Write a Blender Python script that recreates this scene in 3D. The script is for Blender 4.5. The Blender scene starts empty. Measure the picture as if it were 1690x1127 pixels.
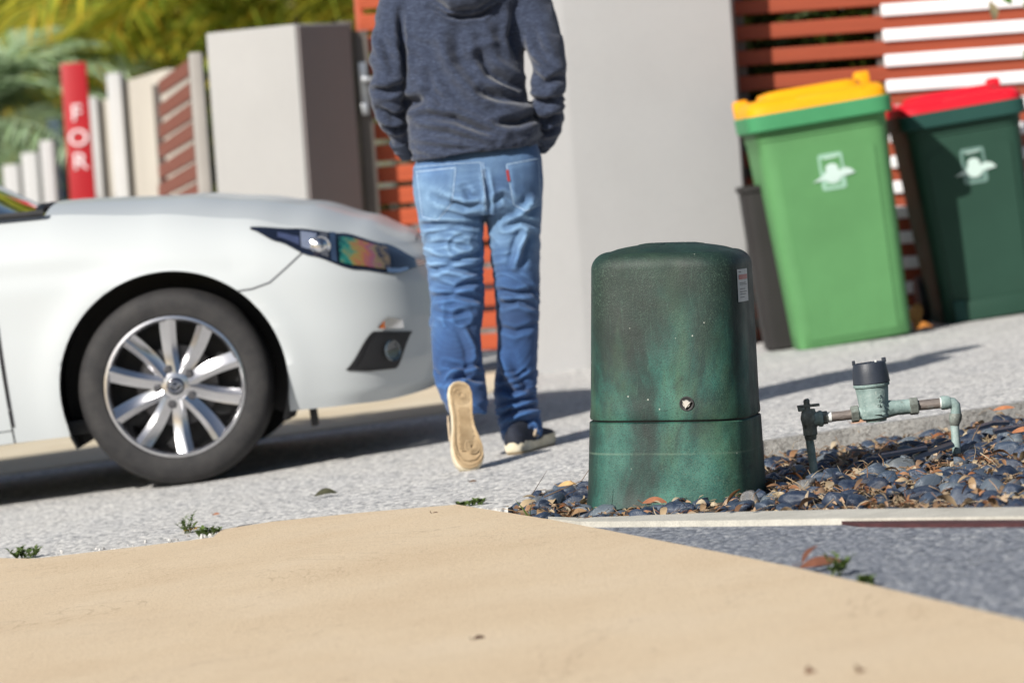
import bpy, bmesh, math, random
import numpy as np
from mathutils import Vector, Matrix, Euler, noise
from mathutils.bvhtree import BVHTree
from mathutils.geometry import tessellate_polygon

R = math.radians
SC = bpy.context.scene
COL = SC.collection
random.seed(7)

# ------------------------------------------------------------------ camera, sky, sun, exposure
W_, H_ = 1690.0, 1127.0
LENS = 135.0
FPX = LENS / 36.0 * W_
ROLL, PITCH, CAMZ = R(4.0), R(2.39), 0.85
SLOPE = R(4.0)
T = math.tan(SLOPE)

_fwd = Vector((0, math.cos(PITCH), -math.sin(PITCH)))
_up0 = Vector((0, math.sin(PITCH), math.cos(PITCH)))
_r = Vector((1, 0, 0)) * math.cos(ROLL) - _up0 * math.sin(ROLL)
_u = Vector((1, 0, 0)) * math.sin(ROLL) + _up0 * math.cos(ROLL)
CAMP = Vector((0, 0, CAMZ))

cam_d = bpy.data.cameras.new('camera')
cam = bpy.data.objects.new('camera', cam_d)
COL.objects.link(cam)
m3 = Matrix((_r, _u, -_fwd)).transposed()
cam.matrix_world = Matrix.Translation(CAMP) @ m3.to_4x4()
cam_d.lens = LENS
cam_d.sensor_width = 36.0
cam_d.sensor_fit = 'HORIZONTAL'
cam_d.clip_start = 0.1
cam_d.clip_end = 2000
cam_d.dof.use_dof = True
cam_d.dof.focus_distance = 9.62
cam_d.dof.aperture_fstop = 3.6
cam_d.dof.aperture_blades = 0
SC.camera = cam

SUN_EL, SUN_AZ = R(32), R(50)          # azimuth measured from -X towards -Y (left, a little behind the camera)
sun_dir = Vector((-math.cos(SUN_EL) * math.cos(SUN_AZ), -math.cos(SUN_EL) * math.sin(SUN_AZ), math.sin(SUN_EL)))
world = bpy.data.worlds.new('World')
SC.world = world
world.use_nodes = True
wn = world.node_tree
wn.nodes.clear()
wo = wn.nodes.new('ShaderNodeOutputWorld')
wb = wn.nodes.new('ShaderNodeBackground')
ws = wn.nodes.new('ShaderNodeTexSky')
ws.sky_type = 'NISHITA'
ws.sun_disc = False
ws.sun_elevation = SUN_EL
ws.sun_rotation = math.atan2(sun_dir.x, sun_dir.y)
ws.air_density = 1.0
ws.dust_density = 1.2
ws.ozone_density = 1.0
wb.inputs['Strength'].default_value = 0.06
wn.links.new(ws.outputs[0], wb.inputs[0])
wn.links.new(wb.outputs[0], wo.inputs[0])

sun_l = bpy.data.lights.new('sun', 'SUN')
sun_l.energy = 5.0
sun_l.angle = R(0.53)
sun_l.color = (1.0, 0.955, 0.88)
sun = bpy.data.objects.new('sun', sun_l)
COL.objects.link(sun)
sun.rotation_euler = (-sun_dir).to_track_quat('-Z', 'Y').to_euler()
sun.location = (-10, -8, 12)

SC.view_settings.view_transform = 'Standard'
SC.view_settings.look = 'None'
SC.view_settings.exposure = 0.30
SC.view_settings.gamma = 1.0
SC.render.engine = 'CYCLES'
SC.cycles.use_denoising = True
SC.cycles.max_bounces = 8
SC.cycles.transparent_max_bounces = 8
SC.cycles.caustics_reflective = False
SC.cycles.caustics_refractive = False

# ------------------------------------------------------------------ placing by sight line
def ray(px, py):
    return _fwd + _r * ((px - W_ / 2) / FPX) + _u * ((H_ / 2 - py) / FPX)
def at(px, py, Y):                      # point seen at a photo pixel, standing Y metres away
    d = ray(px, py)
    return CAMP + d * (Y / d.y)
def gnd(px, py, dz=0.0):                # point on the sloping ground seen at a photo pixel
    d = ray(px, py)
    t = (CAMZ - dz) / (T * d.x - d.z)
    return CAMP + d * t
def gz(x):
    return T * max(-9.0, min(9.0, x))

# ------------------------------------------------------------------ object helpers
MW = {}
def new_empty(name, loc=(0, 0, 0), rot=(0, 0, 0)):
    o = bpy.data.objects.new(name, None)
    COL.objects.link(o)
    o.location = loc
    o.rotation_euler = rot
    o.empty_display_size = 0.1
    MW[o.name] = Matrix.LocRotScale(Vector(loc), Euler(rot), None)
    return o
def tag(o, label=None, cat=None, group=None, kind=None):
    if label: o['label'] = label
    if cat: o['category'] = cat
    if group: o['group'] = group
    if kind: o['kind'] = kind
    return o
def thing(name, label, cat, loc=(0, 0, 0), rot=(0, 0, 0), group=None):
    return tag(new_empty(name, loc, rot), label, cat, group)
def link(name, me, parent=None, loc=None, rot=None, scale=None):
    o = bpy.data.objects.new(name, me)
    COL.objects.link(o)
    if parent is not None: o.parent = parent
    if loc is not None: o.location = loc
    if rot is not None: o.rotation_euler = rot
    if scale is not None: o.scale = scale
    return o
def smooth_me(me, on=True):
    me.polygons.foreach_set('use_smooth', [on] * len(me.polygons))
    me.update()
def autosmooth(me, ang=35):
    smooth_me(me)
    try:
        me.set_sharp_from_angle(angle=R(ang))
    except Exception:
        pass
def make_mesh(name, verts, faces, mats=None, smooth=True, ang=None, mi=None):
    me = bpy.data.meshes.new(name)
    me.from_pydata([tuple(v) for v in verts], [], faces)
    bm = bmesh.new(); bm.from_mesh(me)
    bmesh.ops.recalc_face_normals(bm, faces=bm.faces)
    bm.to_mesh(me); bm.free()
    if mats is not None:
        for m in (mats if isinstance(mats, (list, tuple)) else [mats]): me.materials.append(m)
    if mi is not None: me.polygons.foreach_set('material_index', mi)
    if ang: autosmooth(me, ang)
    else: smooth_me(me, smooth)
    return me
def part(name, geo, mat, parent=None, ang=40, world=False, smooth=True):
    v, f = geo
    if world and parent is not None:
        inv = MW[parent.name].inverted()
        v = [inv @ Vector(p) for p in v]
    return link(name, make_mesh(name, v, f, mat, smooth, ang), parent)
def join(*geos):
    V, F = [], []
    for v, f in geos:
        o = len(V)
        V += [Vector(p) for p in v]
        F += [tuple(i + o for i in q) for q in f]
    return V, F
def xf(geo, M):
    return [M @ Vector(p) for p in geo[0]], geo[1]
def tr(geo, x, y, z):
    return [Vector(p) + Vector((x, y, z)) for p in geo[0]], geo[1]
def loft(rings, cap=True, closed=True):
    n = len(rings[0]); V, F = [], []
    for r in rings: V += [Vector(p) for p in r]
    for i in range(len(rings) - 1):
        for j in range(n if closed else n - 1):
            k = (j + 1) % n
            F.append((i * n + j, i * n + k, (i + 1) * n + k, (i + 1) * n + j))
    if cap and closed:
        F.append(tuple(reversed(range(n))))
        F.append(tuple(range((len(rings) - 1) * n, len(rings) * n)))
    return V, F
def tube(pts, rad, n=10, cap=True):
    pts = [Vector(p) for p in pts]
    if not isinstance(rad, (list, tuple)): rad = [rad] * len(pts)
    rings = []; prev = None
    for i, p in enumerate(pts):
        t = (pts[min(i + 1, len(pts) - 1)] - pts[max(i - 1, 0)]).normalized()
        if prev is None:
            a = Vector((0, 0, 1)) if abs(t.z) < 0.9 else Vector((1, 0, 0))
            u = t.cross(a).normalized()
        else:
            u = (prev - t * prev.dot(t)).normalized()
        w = t.cross(u); prev = u
        rings.append([p + (u * math.cos(2 * math.pi * k / n) + w * math.sin(2 * math.pi * k / n)) * rad[i] for k in range(n)])
    return loft(rings, cap)
def lathe(prof, n=32, cap=True):
    return loft([[(r * math.cos(2 * math.pi * k / n), r * math.sin(2 * math.pi * k / n), z) for k in range(n)] for r, z in prof], cap)
def box(cx, cy, cz, sx, sy, sz, bev=0.0, seg=2):
    bm = bmesh.new()
    bmesh.ops.create_cube(bm, size=1.0)
    for v in bm.verts: v.co = Vector((v.co.x * sx + cx, v.co.y * sy + cy, v.co.z * sz + cz))
    if bev > 0:
        bmesh.ops.bevel(bm, geom=list(bm.edges), offset=bev, segments=seg, profile=0.6, affect='EDGES')
    bm.verts.index_update()
    g = ([v.co.copy() for v in bm.verts], [tuple(v.index for v in f.verts) for f in bm.faces])
    bm.free()
    return g
def superell(hx, hy, n, k, z, cx=0, cy=0):
    out = []
    for i in range(k):
        a = 2 * math.pi * i / k
        c, s = math.cos(a), math.sin(a)
        out.append(Vector((cx + hx * math.copysign(abs(c) ** (2 / n), c), cy + hy * math.copysign(abs(s) ** (2 / n), s), z)))
    return out
def prism(poly, d):
    """closed polygon (3D points) extruded by vector d, triangulated caps"""
    poly = [Vector(p) for p in poly]; d = Vector(d); n = len(poly)
    V = poly + [p + d for p in poly]
    F = []
    for t in tessellate_polygon([poly]):
        F.append(tuple(t)); F.append(tuple(i + n for i in reversed(t)))
    for i in range(n):
        j = (i + 1) % n
        F.append((i, j, j + n, i + n))
    return V, F
def ico(sub, rad=1.0):
    bm = bmesh.new(); bmesh.ops.create_icosphere(bm, subdivisions=sub, radius=rad)
    bm.verts.index_update()
    g = ([v.co.copy() for v in bm.verts], [tuple(v.index for v in f.verts) for f in bm.faces]); bm.free()
    return g
def remesh(name, geo, vox, smooth_it=4, fac=0.5):
    """weld overlapping closed shells into ONE continuous surface"""
    me = make_mesh(name + '_tmp', geo[0], geo[1])
    o = bpy.data.objects.new(name + '_tmp', me); COL.objects.link(o)
    m = o.modifiers.new('r', 'REMESH'); m.mode = 'VOXEL'; m.voxel_size = vox; m.use_smooth_shade = True
    if smooth_it:
        s = o.modifiers.new('s', 'SMOOTH'); s.iterations = smooth_it; s.factor = fac
    dg = bpy.context.evaluated_depsgraph_get()
    out = bpy.data.meshes.new_from_object(o.evaluated_get(dg))
    out.name = name
    bpy.data.objects.remove(o); bpy.data.meshes.remove(me)
    return out
def text_geo(s, size, depth):
    cu = bpy.data.curves.new('t', 'FONT'); cu.body = s; cu.size = size; cu.extrude = depth
    cu.align_x = 'CENTER'; cu.align_y = 'CENTER'
    o = bpy.data.objects.new('t', cu); COL.objects.link(o)
    dg = bpy.context.evaluated_depsgraph_get()
    me = bpy.data.meshes.new_from_object(o.evaluated_get(dg))
    g = ([v.co.copy() for v in me.vertices], [tuple(p.vertices) for p in me.polygons])
    bpy.data.objects.remove(o); bpy.data.curves.remove(cu); bpy.data.meshes.remove(me)
    return g

# ------------------------------------------------------------------ materials
class NT:
    def __init__(s, name):
        s.m = bpy.data.materials.new(name); s.m.use_nodes = True
        s.t = s.m.node_tree; s.t.nodes.clear()
        s.out = s.t.nodes.new('ShaderNodeOutputMaterial')
        s.b = s.t.nodes.new('ShaderNodeBsdfPrincipled')
        s.t.links.new(s.b.outputs[0], s.out.inputs[0])
        s.co = s.t.nodes.new('ShaderNodeTexCoord').outputs['Object']
    def n(s, typ, **kw):
        nd = s.t.nodes.new(typ)
        for k, v in kw.items(): setattr(nd, k, v)
        return nd
    def L(s, a, b): s.t.links.new(a, b)
    def map(s, scale=(1, 1, 1), rot=(0, 0, 0), src=None):
        m = s.n('ShaderNodeMapping'); m.inputs['Scale'].default_value = scale; m.inputs['Rotation'].default_value = rot
        s.L(src or s.co, m.inputs['Vector']); return m.outputs[0]
    def noise(s, scale, detail=4, rough=0.55, vec=None, dist=0.0):
        t = s.n('ShaderNodeTexNoise'); t.inputs['Scale'].default_value = scale
        t.inputs['Detail'].default_value = detail; t.inputs['Roughness'].default_value = rough
        t.inputs['Distortion'].default_value = dist
        s.L(vec or s.co, t.inputs['Vector']); return t.outputs['Fac']
    def vor(s, scale, feature='F1', out='Distance', vec=None, rnd=1.0):
        t = s.n('ShaderNodeTexVoronoi', feature=feature); t.inputs['Scale'].default_value = scale
        t.inputs['Randomness'].default_value = rnd
        s.L(vec or s.co, t.inputs['Vector']); return t.outputs[out]
    def ramp(s, fac, stops, mode='LINEAR'):
        r = s.n('ShaderNodeValToRGB'); r.color_ramp.interpolation = mode
        e = r.color_ramp.elements
        while len(e) < len(stops): e.new(0.5)
        for k, (p, c) in enumerate(stops):
            e[k].position = p
            e[k].color = (c if len(c) == 4 else (*c, 1)) if not isinstance(c, (int, float)) else (c, c, c, 1)
        s.L(fac, r.inputs[0]); return r.outputs[0]
    def mix(s, fac, a, b, blend='MIX'):
        m = s.n('ShaderNodeMix', data_type='RGBA', blend_type=blend)
        for inp, v in ((m.inputs[0], fac), (m.inputs[6], a), (m.inputs[7], b)):
            if isinstance(v, (int, float)): inp.default_value = v
            elif isinstance(v, (tuple, list)): inp.default_value = (*v[:3], 1)
            else: s.L(v, inp)
        return m.outputs[2]
    def math(s, op, a, b=0.0):
        m = s.n('ShaderNodeMath', operation=op)
        for inp, v in ((m.inputs[0], a), (m.inputs[1], b)):
            if isinstance(v, (int, float)): inp.default_value = v
            else: s.L(v, inp)
        return m.outputs[0]
    def col(s, c):
        if isinstance(c, (tuple, list)): s.b.inputs['Base Color'].default_value = (*c[:3], 1)
        else: s.L(c, s.b.inputs['Base Color'])
        return s
    def rough(s, r):
        if isinstance(r, (int, float)): s.b.inputs['Roughness'].default_value = r
        else: s.L(r, s.b.inputs['Roughness'])
        return s
    def bump(s, h, strength=0.3, dist=0.01):
        b = s.n('ShaderNodeBump'); b.inputs['Strength'].default_value = strength; b.inputs['Distance'].default_value = dist
        s.L(h, b.inputs['Height']); s.L(b.outputs[0], s.b.inputs['Normal']); return s
    def set(s, **kw):
        for k, v in kw.items(): s.b.inputs[k.replace('_', ' ')].default_value = v
        return s
def simple(name, c, rough=0.5, var=0.12, scale=6.0, metal=0.0, bump=0.0, bscale=200, **kw):
    n = NT(name)
    f = n.noise(scale, 5)
    dark = tuple(x * (1 - var) for x in c); lite = tuple(min(1, x * (1 + var)) for x in c)
    n.col(n.ramp(f, [(0.3, dark), (0.7, lite)])).rough(rough)
    n.b.inputs['Metallic'].default_value = metal
    if bump: n.bump(n.noise(bscale, 3), bump, 0.002)
    n.set(**kw)
    return n.m

M = {}
# exposed aggregate driveway
n = NT('aggregate')
v1 = n.vor(75, out='Color'); d1 = n.vor(75)
g = n.n('ShaderNodeSeparateColor'); n.L(v1, g.inputs[0])
stone = n.ramp(g.outputs[0], [(0.0, (.09, .095, .105)), (.22, (.26, .265, .28)), (.55, (.48, .48, .48)), (1, (.66, .65, .63))])
big = n.noise(1.3, 5)
c = n.mix(0.9, (.54, .53, .51), stone)
c = n.mix(n.ramp(n.noise(28, 6, .7), [(.40, 0.0), (.75, .45)]), c, (.30, .30, .315))
c = n.mix(n.ramp(big, [(.4, 0.0), (.75, .3)]), c, (.56, .54, .50))
c = n.mix(1.0, c, (1.14, 1.13, 1.11), 'MULTIPLY')
n.col(c).rough(.85).bump(n.math('ADD', n.math('MULTIPLY', d1, -1.0), n.math('MULTIPLY', n.noise(60, 4), .8)), .55, .006)
M['aggregate'] = n.m
# darker blue grey aggregate shoulder
n = NT('shoulder')
v1 = n.vor(80, out='Color'); d1 = n.vor(80)
g = n.n('ShaderNodeSeparateColor'); n.L(v1, g.inputs[0])
stone = n.ramp(g.outputs[0], [(0.0, (.07, .08, .10)), (.35, (.15, .165, .195)), (.75, (.25, .265, .295)), (1, (.40, .41, .42))])
c = n.mix(n.ramp(n.noise(9, 6, .7), [(.35, 0.0), (.75, .6)]), stone, (.165, .18, .22))
n.col(c).rough(.8).bump(n.math('ADD', n.math('MULTIPLY', d1, -1.0), n.math('MULTIPLY', n.noise(40, 4), .8)), .7, .008)
M['shoulder'] = n.m
# tan sanded footpath
n = NT('tan_path')
c = n.ramp(n.noise(2.2, 6, .6), [(.3, (.60, .465, .31)), (.55, (.64, .51, .35)), (.8, (.67, .55, .40))])
c = n.mix(n.ramp(n.noise(260, 3, .6), [(.36, .6), (.50, 0.0)]), c, (.28, .18, .10))
c = n.mix(n.ramp(n.noise(140, 3, .6), [(.55, 0.0), (.72, .5)]), c, (.68, .57, .42))
c = n.mix(n.ramp(n.noise(.7, 6, .7, None, 1.2), [(.497, 0.0), (.5, .35), (.503, 0.0)]), c, (.22, .14, .08))
c = n.mix(n.ramp(n.noise(5, 5, .65), [(.60, 0.0), (.78, .22)]), c, (.42, .30, .19))
c = n.mix(n.ramp(n.vor(34), [(.0, .8), (.06, .6), (.08, 0.0)]), c, (.16, .095, .06))
c = n.mix(n.ramp(n.noise(1.4, 5, .6, n.map((1, 1.6, 1))), [(.5, 0.0), (.72, .25)]), c, (.62, .52, .39))
n.col(c).rough(.9).bump(n.math('ADD', n.noise(260, 3), n.noise(80, 4)), .45, .003)
M['tan'] = n.m
n = NT('pale_path')
c = n.ramp(n.noise(1.6, 5, .6), [(.3, (.52, .44, .31)), (.7, (.64, .57, .44))])
n.col(c).rough(.9).bump(n.noise(260, 3), .3, .002)
M['pale'] = n.m
n = NT('edging_concrete')
c = n.ramp(n.noise(9, 6, .65), [(.3, (.40, .385, .34)), (.7, (.56, .54, .48))])
c = n.mix(n.ramp(n.noise(300, 2), [(.35, .5), (.5, 0.)]), c, (.24, .23, .21))
n.col(c).rough(.9).bump(n.noise(220, 4), .4, .003)
M['edging'] = n.m
n = NT('soil')
c = n.ramp(n.noise(60, 6, .7), [(.3, (.035, .026, .02)), (.7, (.13, .095, .065))])
n.col(c).rough(1).bump(n.noise(90, 6), .8, .02)
M['soil'] = n.m
n = NT('slab_side')
c = n.ramp(n.noise(18, 6, .7), [(.3, (.24, .235, .225)), (.7, (.44, .43, .41))])
c = n.mix(n.ramp(n.noise(90, 5, .7), [(.5, 0.), (.62, .7)]), c, (.12, .11, .10))
n.col(c).rough(.95).bump(n.noise(70, 6, .7), .9, .008)
M['slab_side'] = n.m
M['pier'] = None
M['ground'] = simple('ground', (.20, .19, .17), .95, .2, 2.0, bump=.3)
M['red_strip'] = simple('red_strip', (.055, .016, .018), .75, .3, 30, bump=.3)
# painted render walls
def wallmat(name, c, stain=.10):
    n = NT(name)
    f = n.noise(1.1, 6, .6)
    k = n.ramp(f, [(.3, tuple(x * (1 - stain) for x in c)), (.7, c)])
    k = n.mix(n.ramp(n.noise(2.0, 5, .6, n.map((5, 5, .5))), [(.55, 0.), (.8, .18)]), k, tuple(x * .8 for x in c))
    k = n.mix(n.ramp(n.noise(38, 5, .7), [(.5, 0.), (.7, .12)]), k, tuple(x * .7 for x in c))
    n.col(k).rough(.85).bump(n.noise(160, 5, .65), .45, .004)
    return n.m
M['wall'] = wallmat('wall_render', (.37, .37, .375))
M['pillar'] = wallmat('pillar_render', (.38, .375, .37))
M['pier'] = wallmat('white_render', (.50, .50, .50))
M['cream'] = wallmat('cream_render', (.50, .46, .40))
M['post'] = simple('post_metal', (.11, .095, .085), .5, .15, 3)
M['postlite'] = simple('post_grey', (.30, .28, .26), .55, .15, 3)
def slatmat(name, c):
    n = NT(name)
    f = n.noise(3, 5, .6, n.map((1, 8, 30)))
    k = n.ramp(f, [(.3, tuple(x * .78 for x in c)), (.7, tuple(x * 1.1 for x in c))])
    n.col(k).rough(.55).bump(n.noise(8, 5, .6, n.map((1, 8, 40))), .15, .004)
    return n.m
M['slat'] = slatmat('orange_slat', (.31, .058, .022))
M['slat_gate'] = slatmat('gate_slat', (.42, .072, .022))
M['slat_far'] = slatmat('faded_slat', (.21, .066, .042))
M['pillar_shade'] = wallmat('pillar_shade_render', (.22, .195, .195))
M['white_slat'] = simple('white_slat', (.80, .80, .82), .4, .05)
M['handle'] = simple('brushed_metal', (.5, .52, .55), .35, .1, metal=.9)

# ================================================================== THE SETTING
# far ground sheet, a hand below the paved surfaces
V, F = [], []
xs = [-60, -30, -9, 9, 30, 60]; ys = [-15, 3, 20, 40, 90, 160]
for y in ys:
    for x in xs: V.append((x, y, gz(x) - 0.10))
for j in range(len(ys) - 1):
    for i in range(len(xs) - 1):
        a = j * len(xs) + i; F.append((a, a + 1, a + 1 + len(xs), a + len(xs)))
tag(link('ground', make_mesh('ground', V, F, M['ground'], False)), kind='structure')

def slab(name, poly, mat, thick=0.09, lift=0.0, parent=None):
    pts = [Vector((p[0], p[1], gz(p[0]) + lift)) for p in poly]
    o = link(name, make_mesh(name, *prism(pts, (0, 0, -thick)), mat, False), parent)
    return o
def gp(*pxs): return [gnd(x, y) for x, y in pxs]
rnd = random.Random(3)
def wob(pts, amp, step=0.05):
    out = []
    for a, b in zip(pts[:-1], pts[1:]):
        k = max(1, int((b - a).length / step))
        for i in range(k):
            p = a.lerp(b, i / k)
            if i: p = p + Vector((0, (noise.noise(p * 9) + .5 * noise.noise(p * 31)) * amp, 0))
            out.append(p)
    return out + [pts[-1]]
left_edge = wob(gp((-420, 962), (0, 926), (60, 927), (180, 913), (300, 899), (352, 892), (368, 879), (450, 866), (600, 851), (755, 838)), .006)
bed_back = gp((838, 838), (900, 812), (975, 797), (1260, 729), (1400, 708), (1555, 686), (1690, 664), (2100, 600))
right_edge = wob(gp((755, 838), (905, 862), (1000, 880), (1300, 940), (1690, 1031), (2250, 1180)), .010)
drive_poly = left_edge + wob(bed_back, .008) + [Vector((8.5, 15, 0)), Vector((8.5, 22, 0)), Vector((-8.5, 22, 0)), Vector((-8.5, 8.0, 0))]
tag(slab('driveway', drive_poly, M['aggregate']), kind='structure')
path_poly = [p + Vector((0, -.004, 0)) for p in left_edge] + [p + Vector((-.003, -.003, 0)) for p in right_edge[1:]] + \
            [Vector((2.0, 3.5, 0)), Vector((-8.5, 3.5, 0)), Vector((-8.5, 7.9, 0))]
tag(slab('footpath', path_poly, M['tan'], lift=0.010), kind='structure')
edge_front = gp((912, 864), (960, 868.5), (1200, 867), (1400, 864), (1690, 861), (2300, 852))
edge_back = gp((905, 860), (960, 862), (1200, 853), (1400, 848.5), (1690, 845.5), (2300, 838))
edge_front[0] = right_edge[0].lerp(edge_front[0], 1.0)
tag(slab('kerb', edge_back + list(reversed(edge_front)), M['edging'], .12, .012), kind='structure')
sh_poly = [p + Vector((.004, 0, 0)) for p in right_edge if p.y < edge_front[0].y - .01] + list(reversed([p + Vector((0, -.003, 0)) for p in edge_front]))
tag(slab('road_shoulder', sh_poly, M['shoulder'], lift=-.002), kind='structure')
strip = [p + Vector((0, .0, 0)) for p in gp((1380, 863), (1690, 862), (2200, 856), (2200, 861), (1690, 868), (1500, 869), (1420, 868))]
tag(slab('joint_strip', strip, M['red_strip'], .03, .006), kind='structure')
# paler path crossing behind the car
pp = gp((-700, 884), (-200, 813), (300, 743), (745, 681), (765, 655), (420, 690), (0, 740), (-700, 838))
far = [Vector((.35, 16.9, 0)), Vector((-8.4, 16.9, 0))]
pp = gp((-700, 884), (-200, 813), (300, 743), (745, 681)) + [Vector((.15, 17.3, 0)), Vector((-8.4, 17.3, 0))]
tag(slab('pale_path', pp, M['pale'], .05, .004), kind='structure')

bb = [p + Vector((0, -.012, 0)) for p in bed_back[1:]]; bb2 = [p + Vector((0, .030, 0)) for p in bed_back[1:]]
tag(slab('slab_edge', wob(bb, .008) + list(reversed(wob(bb2, .012))), M['slab_side'], .10, .003), kind='structure')
# pebble bed (sunk towards the back)
bed_front = gp((838, 838), (905, 860), (960, 862), (1200, 853), (1400, 848.5), (1690, 845.5), (2100, 840))
def bed_drop(y, x=1.0): return 0.003 + max(0, min(1, (y - 9.2) / 1.6)) * 0.042 * max(0, min(1, (x - .25) / .4))
bedV, bedF = [], []
bed_poly = [Vector((p.x, p.y - .02, 0)) for p in bed_front] + [Vector((p.x, p.y + .03, 0)) for p in reversed(bed_back)]
def inside(p, poly):
    c = False; j = len(poly) - 1
    for i in range(len(poly)):
        a, b = poly[i], poly[j]
        if (a.y > p[1]) != (b.y > p[1]) and p[0] < (b.x - a.x) * (p[1] - a.y) / (b.y - a.y) + a.x: c = not c
        j = i
    return c
def bed_z(x, y): return gz(x) - bed_drop(y, x) + .006 * noise.noise(Vector((x * 6, y * 6, 0))) - .012
x0, x1 = min(p.x for p in bed_poly), max(p.x for p in bed_poly); y0, y1 = min(p.y for p in bed_poly), max(p.y for p in bed_poly)
nx, ny = 120, 100
for j in range(ny):
    for i in range(nx):
        x = x0 + (x1 - x0) * i / (nx - 1); y = y0 + (y1 - y0) * j / (ny - 1)
        bedV.append((x, y, bed_z(x, y)))
for j in range(ny - 1):
    for i in range(nx - 1):
        a = j * nx + i
        if inside(bedV[a], bed_poly) or inside(bedV[a + nx + 1], bed_poly) or inside(bedV[a + 1], bed_poly) or inside(bedV[a + nx], bed_poly):
            bedF.append((a, a + 1, a + nx + 1, a + nx))
bed = tag(link('pebble_bed', make_mesh('pebble_bed', bedV, bedF, M['soil'])), kind='structure')

# ------------------------------------------------------------------ walls, pillar, gate, fence
def plumb_prism(plan, z0, z1):
    return prism([Vector((p[0], p[1], z0)) for p in plan], (0, 0, z1 - z0))
def bevel_me(geo, w, mat, name, parent=None):
    me = make_mesh(name, geo[0], geo[1])
    bm = bmesh.new(); bm.from_mesh(me)
    bmesh.ops.remove_doubles(bm, verts=bm.verts, dist=1e-5)
    bmesh.ops.dissolve_limit(bm, angle_limit=R(1), verts=bm.verts, edges=bm.edges)
    bmesh.ops.bevel(bm, geom=list(bm.edges), offset=w, segments=2, profile=.6, affect='EDGES')
    bm.to_mesh(me); bm.free()
    me.materials.append(mat); autosmooth(me, 40)
    return link(name, me, parent)

WY = 16.55
wl = at(955, 400, WY); wr = at(1226, 300, WY); wl2 = at(870, 400, WY + .05)
wall = bevel_me(plumb_prism([(wl.x, WY), (wr.x, WY), (wr.x, WY + .18), (wl2.x + .1, WY + .80), (wl2.x, WY + .80), (wl2.x, WY + .05)], -.3, 2.05), .012, M['wall'], 'boundary_wall')
tag(wall, 'tall pale grey rendered wall between the orange gate and the yellow-lidded bin', 'wall')

pc = at(496, 180, 16.8)
ca = R(36)
dl = Vector((-math.cos(ca), math.sin(ca), 0)); dr = Vector((math.sin(ca) * 1.1, math.cos(ca), 0)).normalized()
pl = pc + dl * .51; prr = pc + dr * .36
ptop = at(488, 40, 16.8).z
pil = bevel_me(plumb_prism([(pc.x, pc.y), (prr.x, prr.y), (prr.x + dl.x * .51, prr.y + dl.y * .51), (pl.x, pl.y)], -.5, ptop), .010, M['pillar'], 'gate_pillar')
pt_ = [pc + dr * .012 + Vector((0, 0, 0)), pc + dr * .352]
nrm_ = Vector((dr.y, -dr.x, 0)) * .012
part('side_shade_panel', prism([Vector((p.x, p.y, -.45)) for p in (pt_[0] + nrm_ * .1, pt_[1] + nrm_ * .1, pt_[1] + nrm_, pt_[0] + nrm_)], (0, 0, ptop + .44)), M['pillar_shade'], pil, 30)  # added panel, its darker tone deepens the shade on the pillar's right face
tag(pil, 'light grey square gate pillar standing behind the bonnet of the white car', 'pillar')

GY = 17.25
gate = thing('slat_gate', 'orange horizontal slat gate behind the walking man', 'gate', (at(750, 500, GY).x, GY, gz(0)))
ga, gb = at(612, 350, GY).x, at(905, 350, GY).x
z = gz(0) + .10
zt = at(700, -60, GY).z
sl = box(0, 0, 0, gb - ga - .03, .022, .074, .004, 1)
slme = make_mesh('slat', sl[0], sl[1], M['slat_gate'], ang=40)
k = 0
while z < zt:
    link('slat', slme, gate, ((ga + gb) / 2 - gate.location.x, rnd.uniform(-.002, .002), z + .037 - gate.location.z))
    z += .0975
for xx in (ga + .012, gb - .012, (ga + gb) / 2 + .15):
    part('frame_post', tr(box(0, 0, 0, .04, .04, zt - gz(0) - .05, .004), xx - gate.location.x, .034, (zt + gz(0)) / 2 - gate.location.z + .02), M['slat_gate'], gate)
# dark channel posts between pillar and gate
def gatepost(xpx, wpx, Y, mat, label, top):
    x = at(xpx, 250, Y).x
    t = thing('gate_post', label, 'post', (x, Y, gz(x)))
    h = at(xpx, top, Y).z - gz(x)
    part('post', box(0, 0, h / 2, wpx / FPX * Y, .06, h, .006), mat, t)
    part('post_cap', box(0, 0, h + .006, wpx / FPX * Y + .01, .07, .012, .003), mat, t)
    return t
gatepost(585, 20, 17.12, M['post'], 'dark brown metal gate post touching the light grey pillar', 40)
gp2 = gatepost(608, 24, 17.16, M['post'], 'dark brown metal post carrying the gate latch beside the orange slats', 55)
lat = thing('gate_latch', 'silver gate latch on the dark brown metal post', 'latch', at(600, 140, 17.10))
part('plate', box(0, .02, 0, .034, .012, .20, .004), M['handle'], lat)
part('lever', join(box(.012, -.004, .02, .03, .03, .03, .006), box(.03, -.022, .02, .07, .014, .02, .005)), M['handle'], lat)
part('lock_body', box(0, -.002, -.11, .030, .03, .05, .005), M['handle'], lat)

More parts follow.
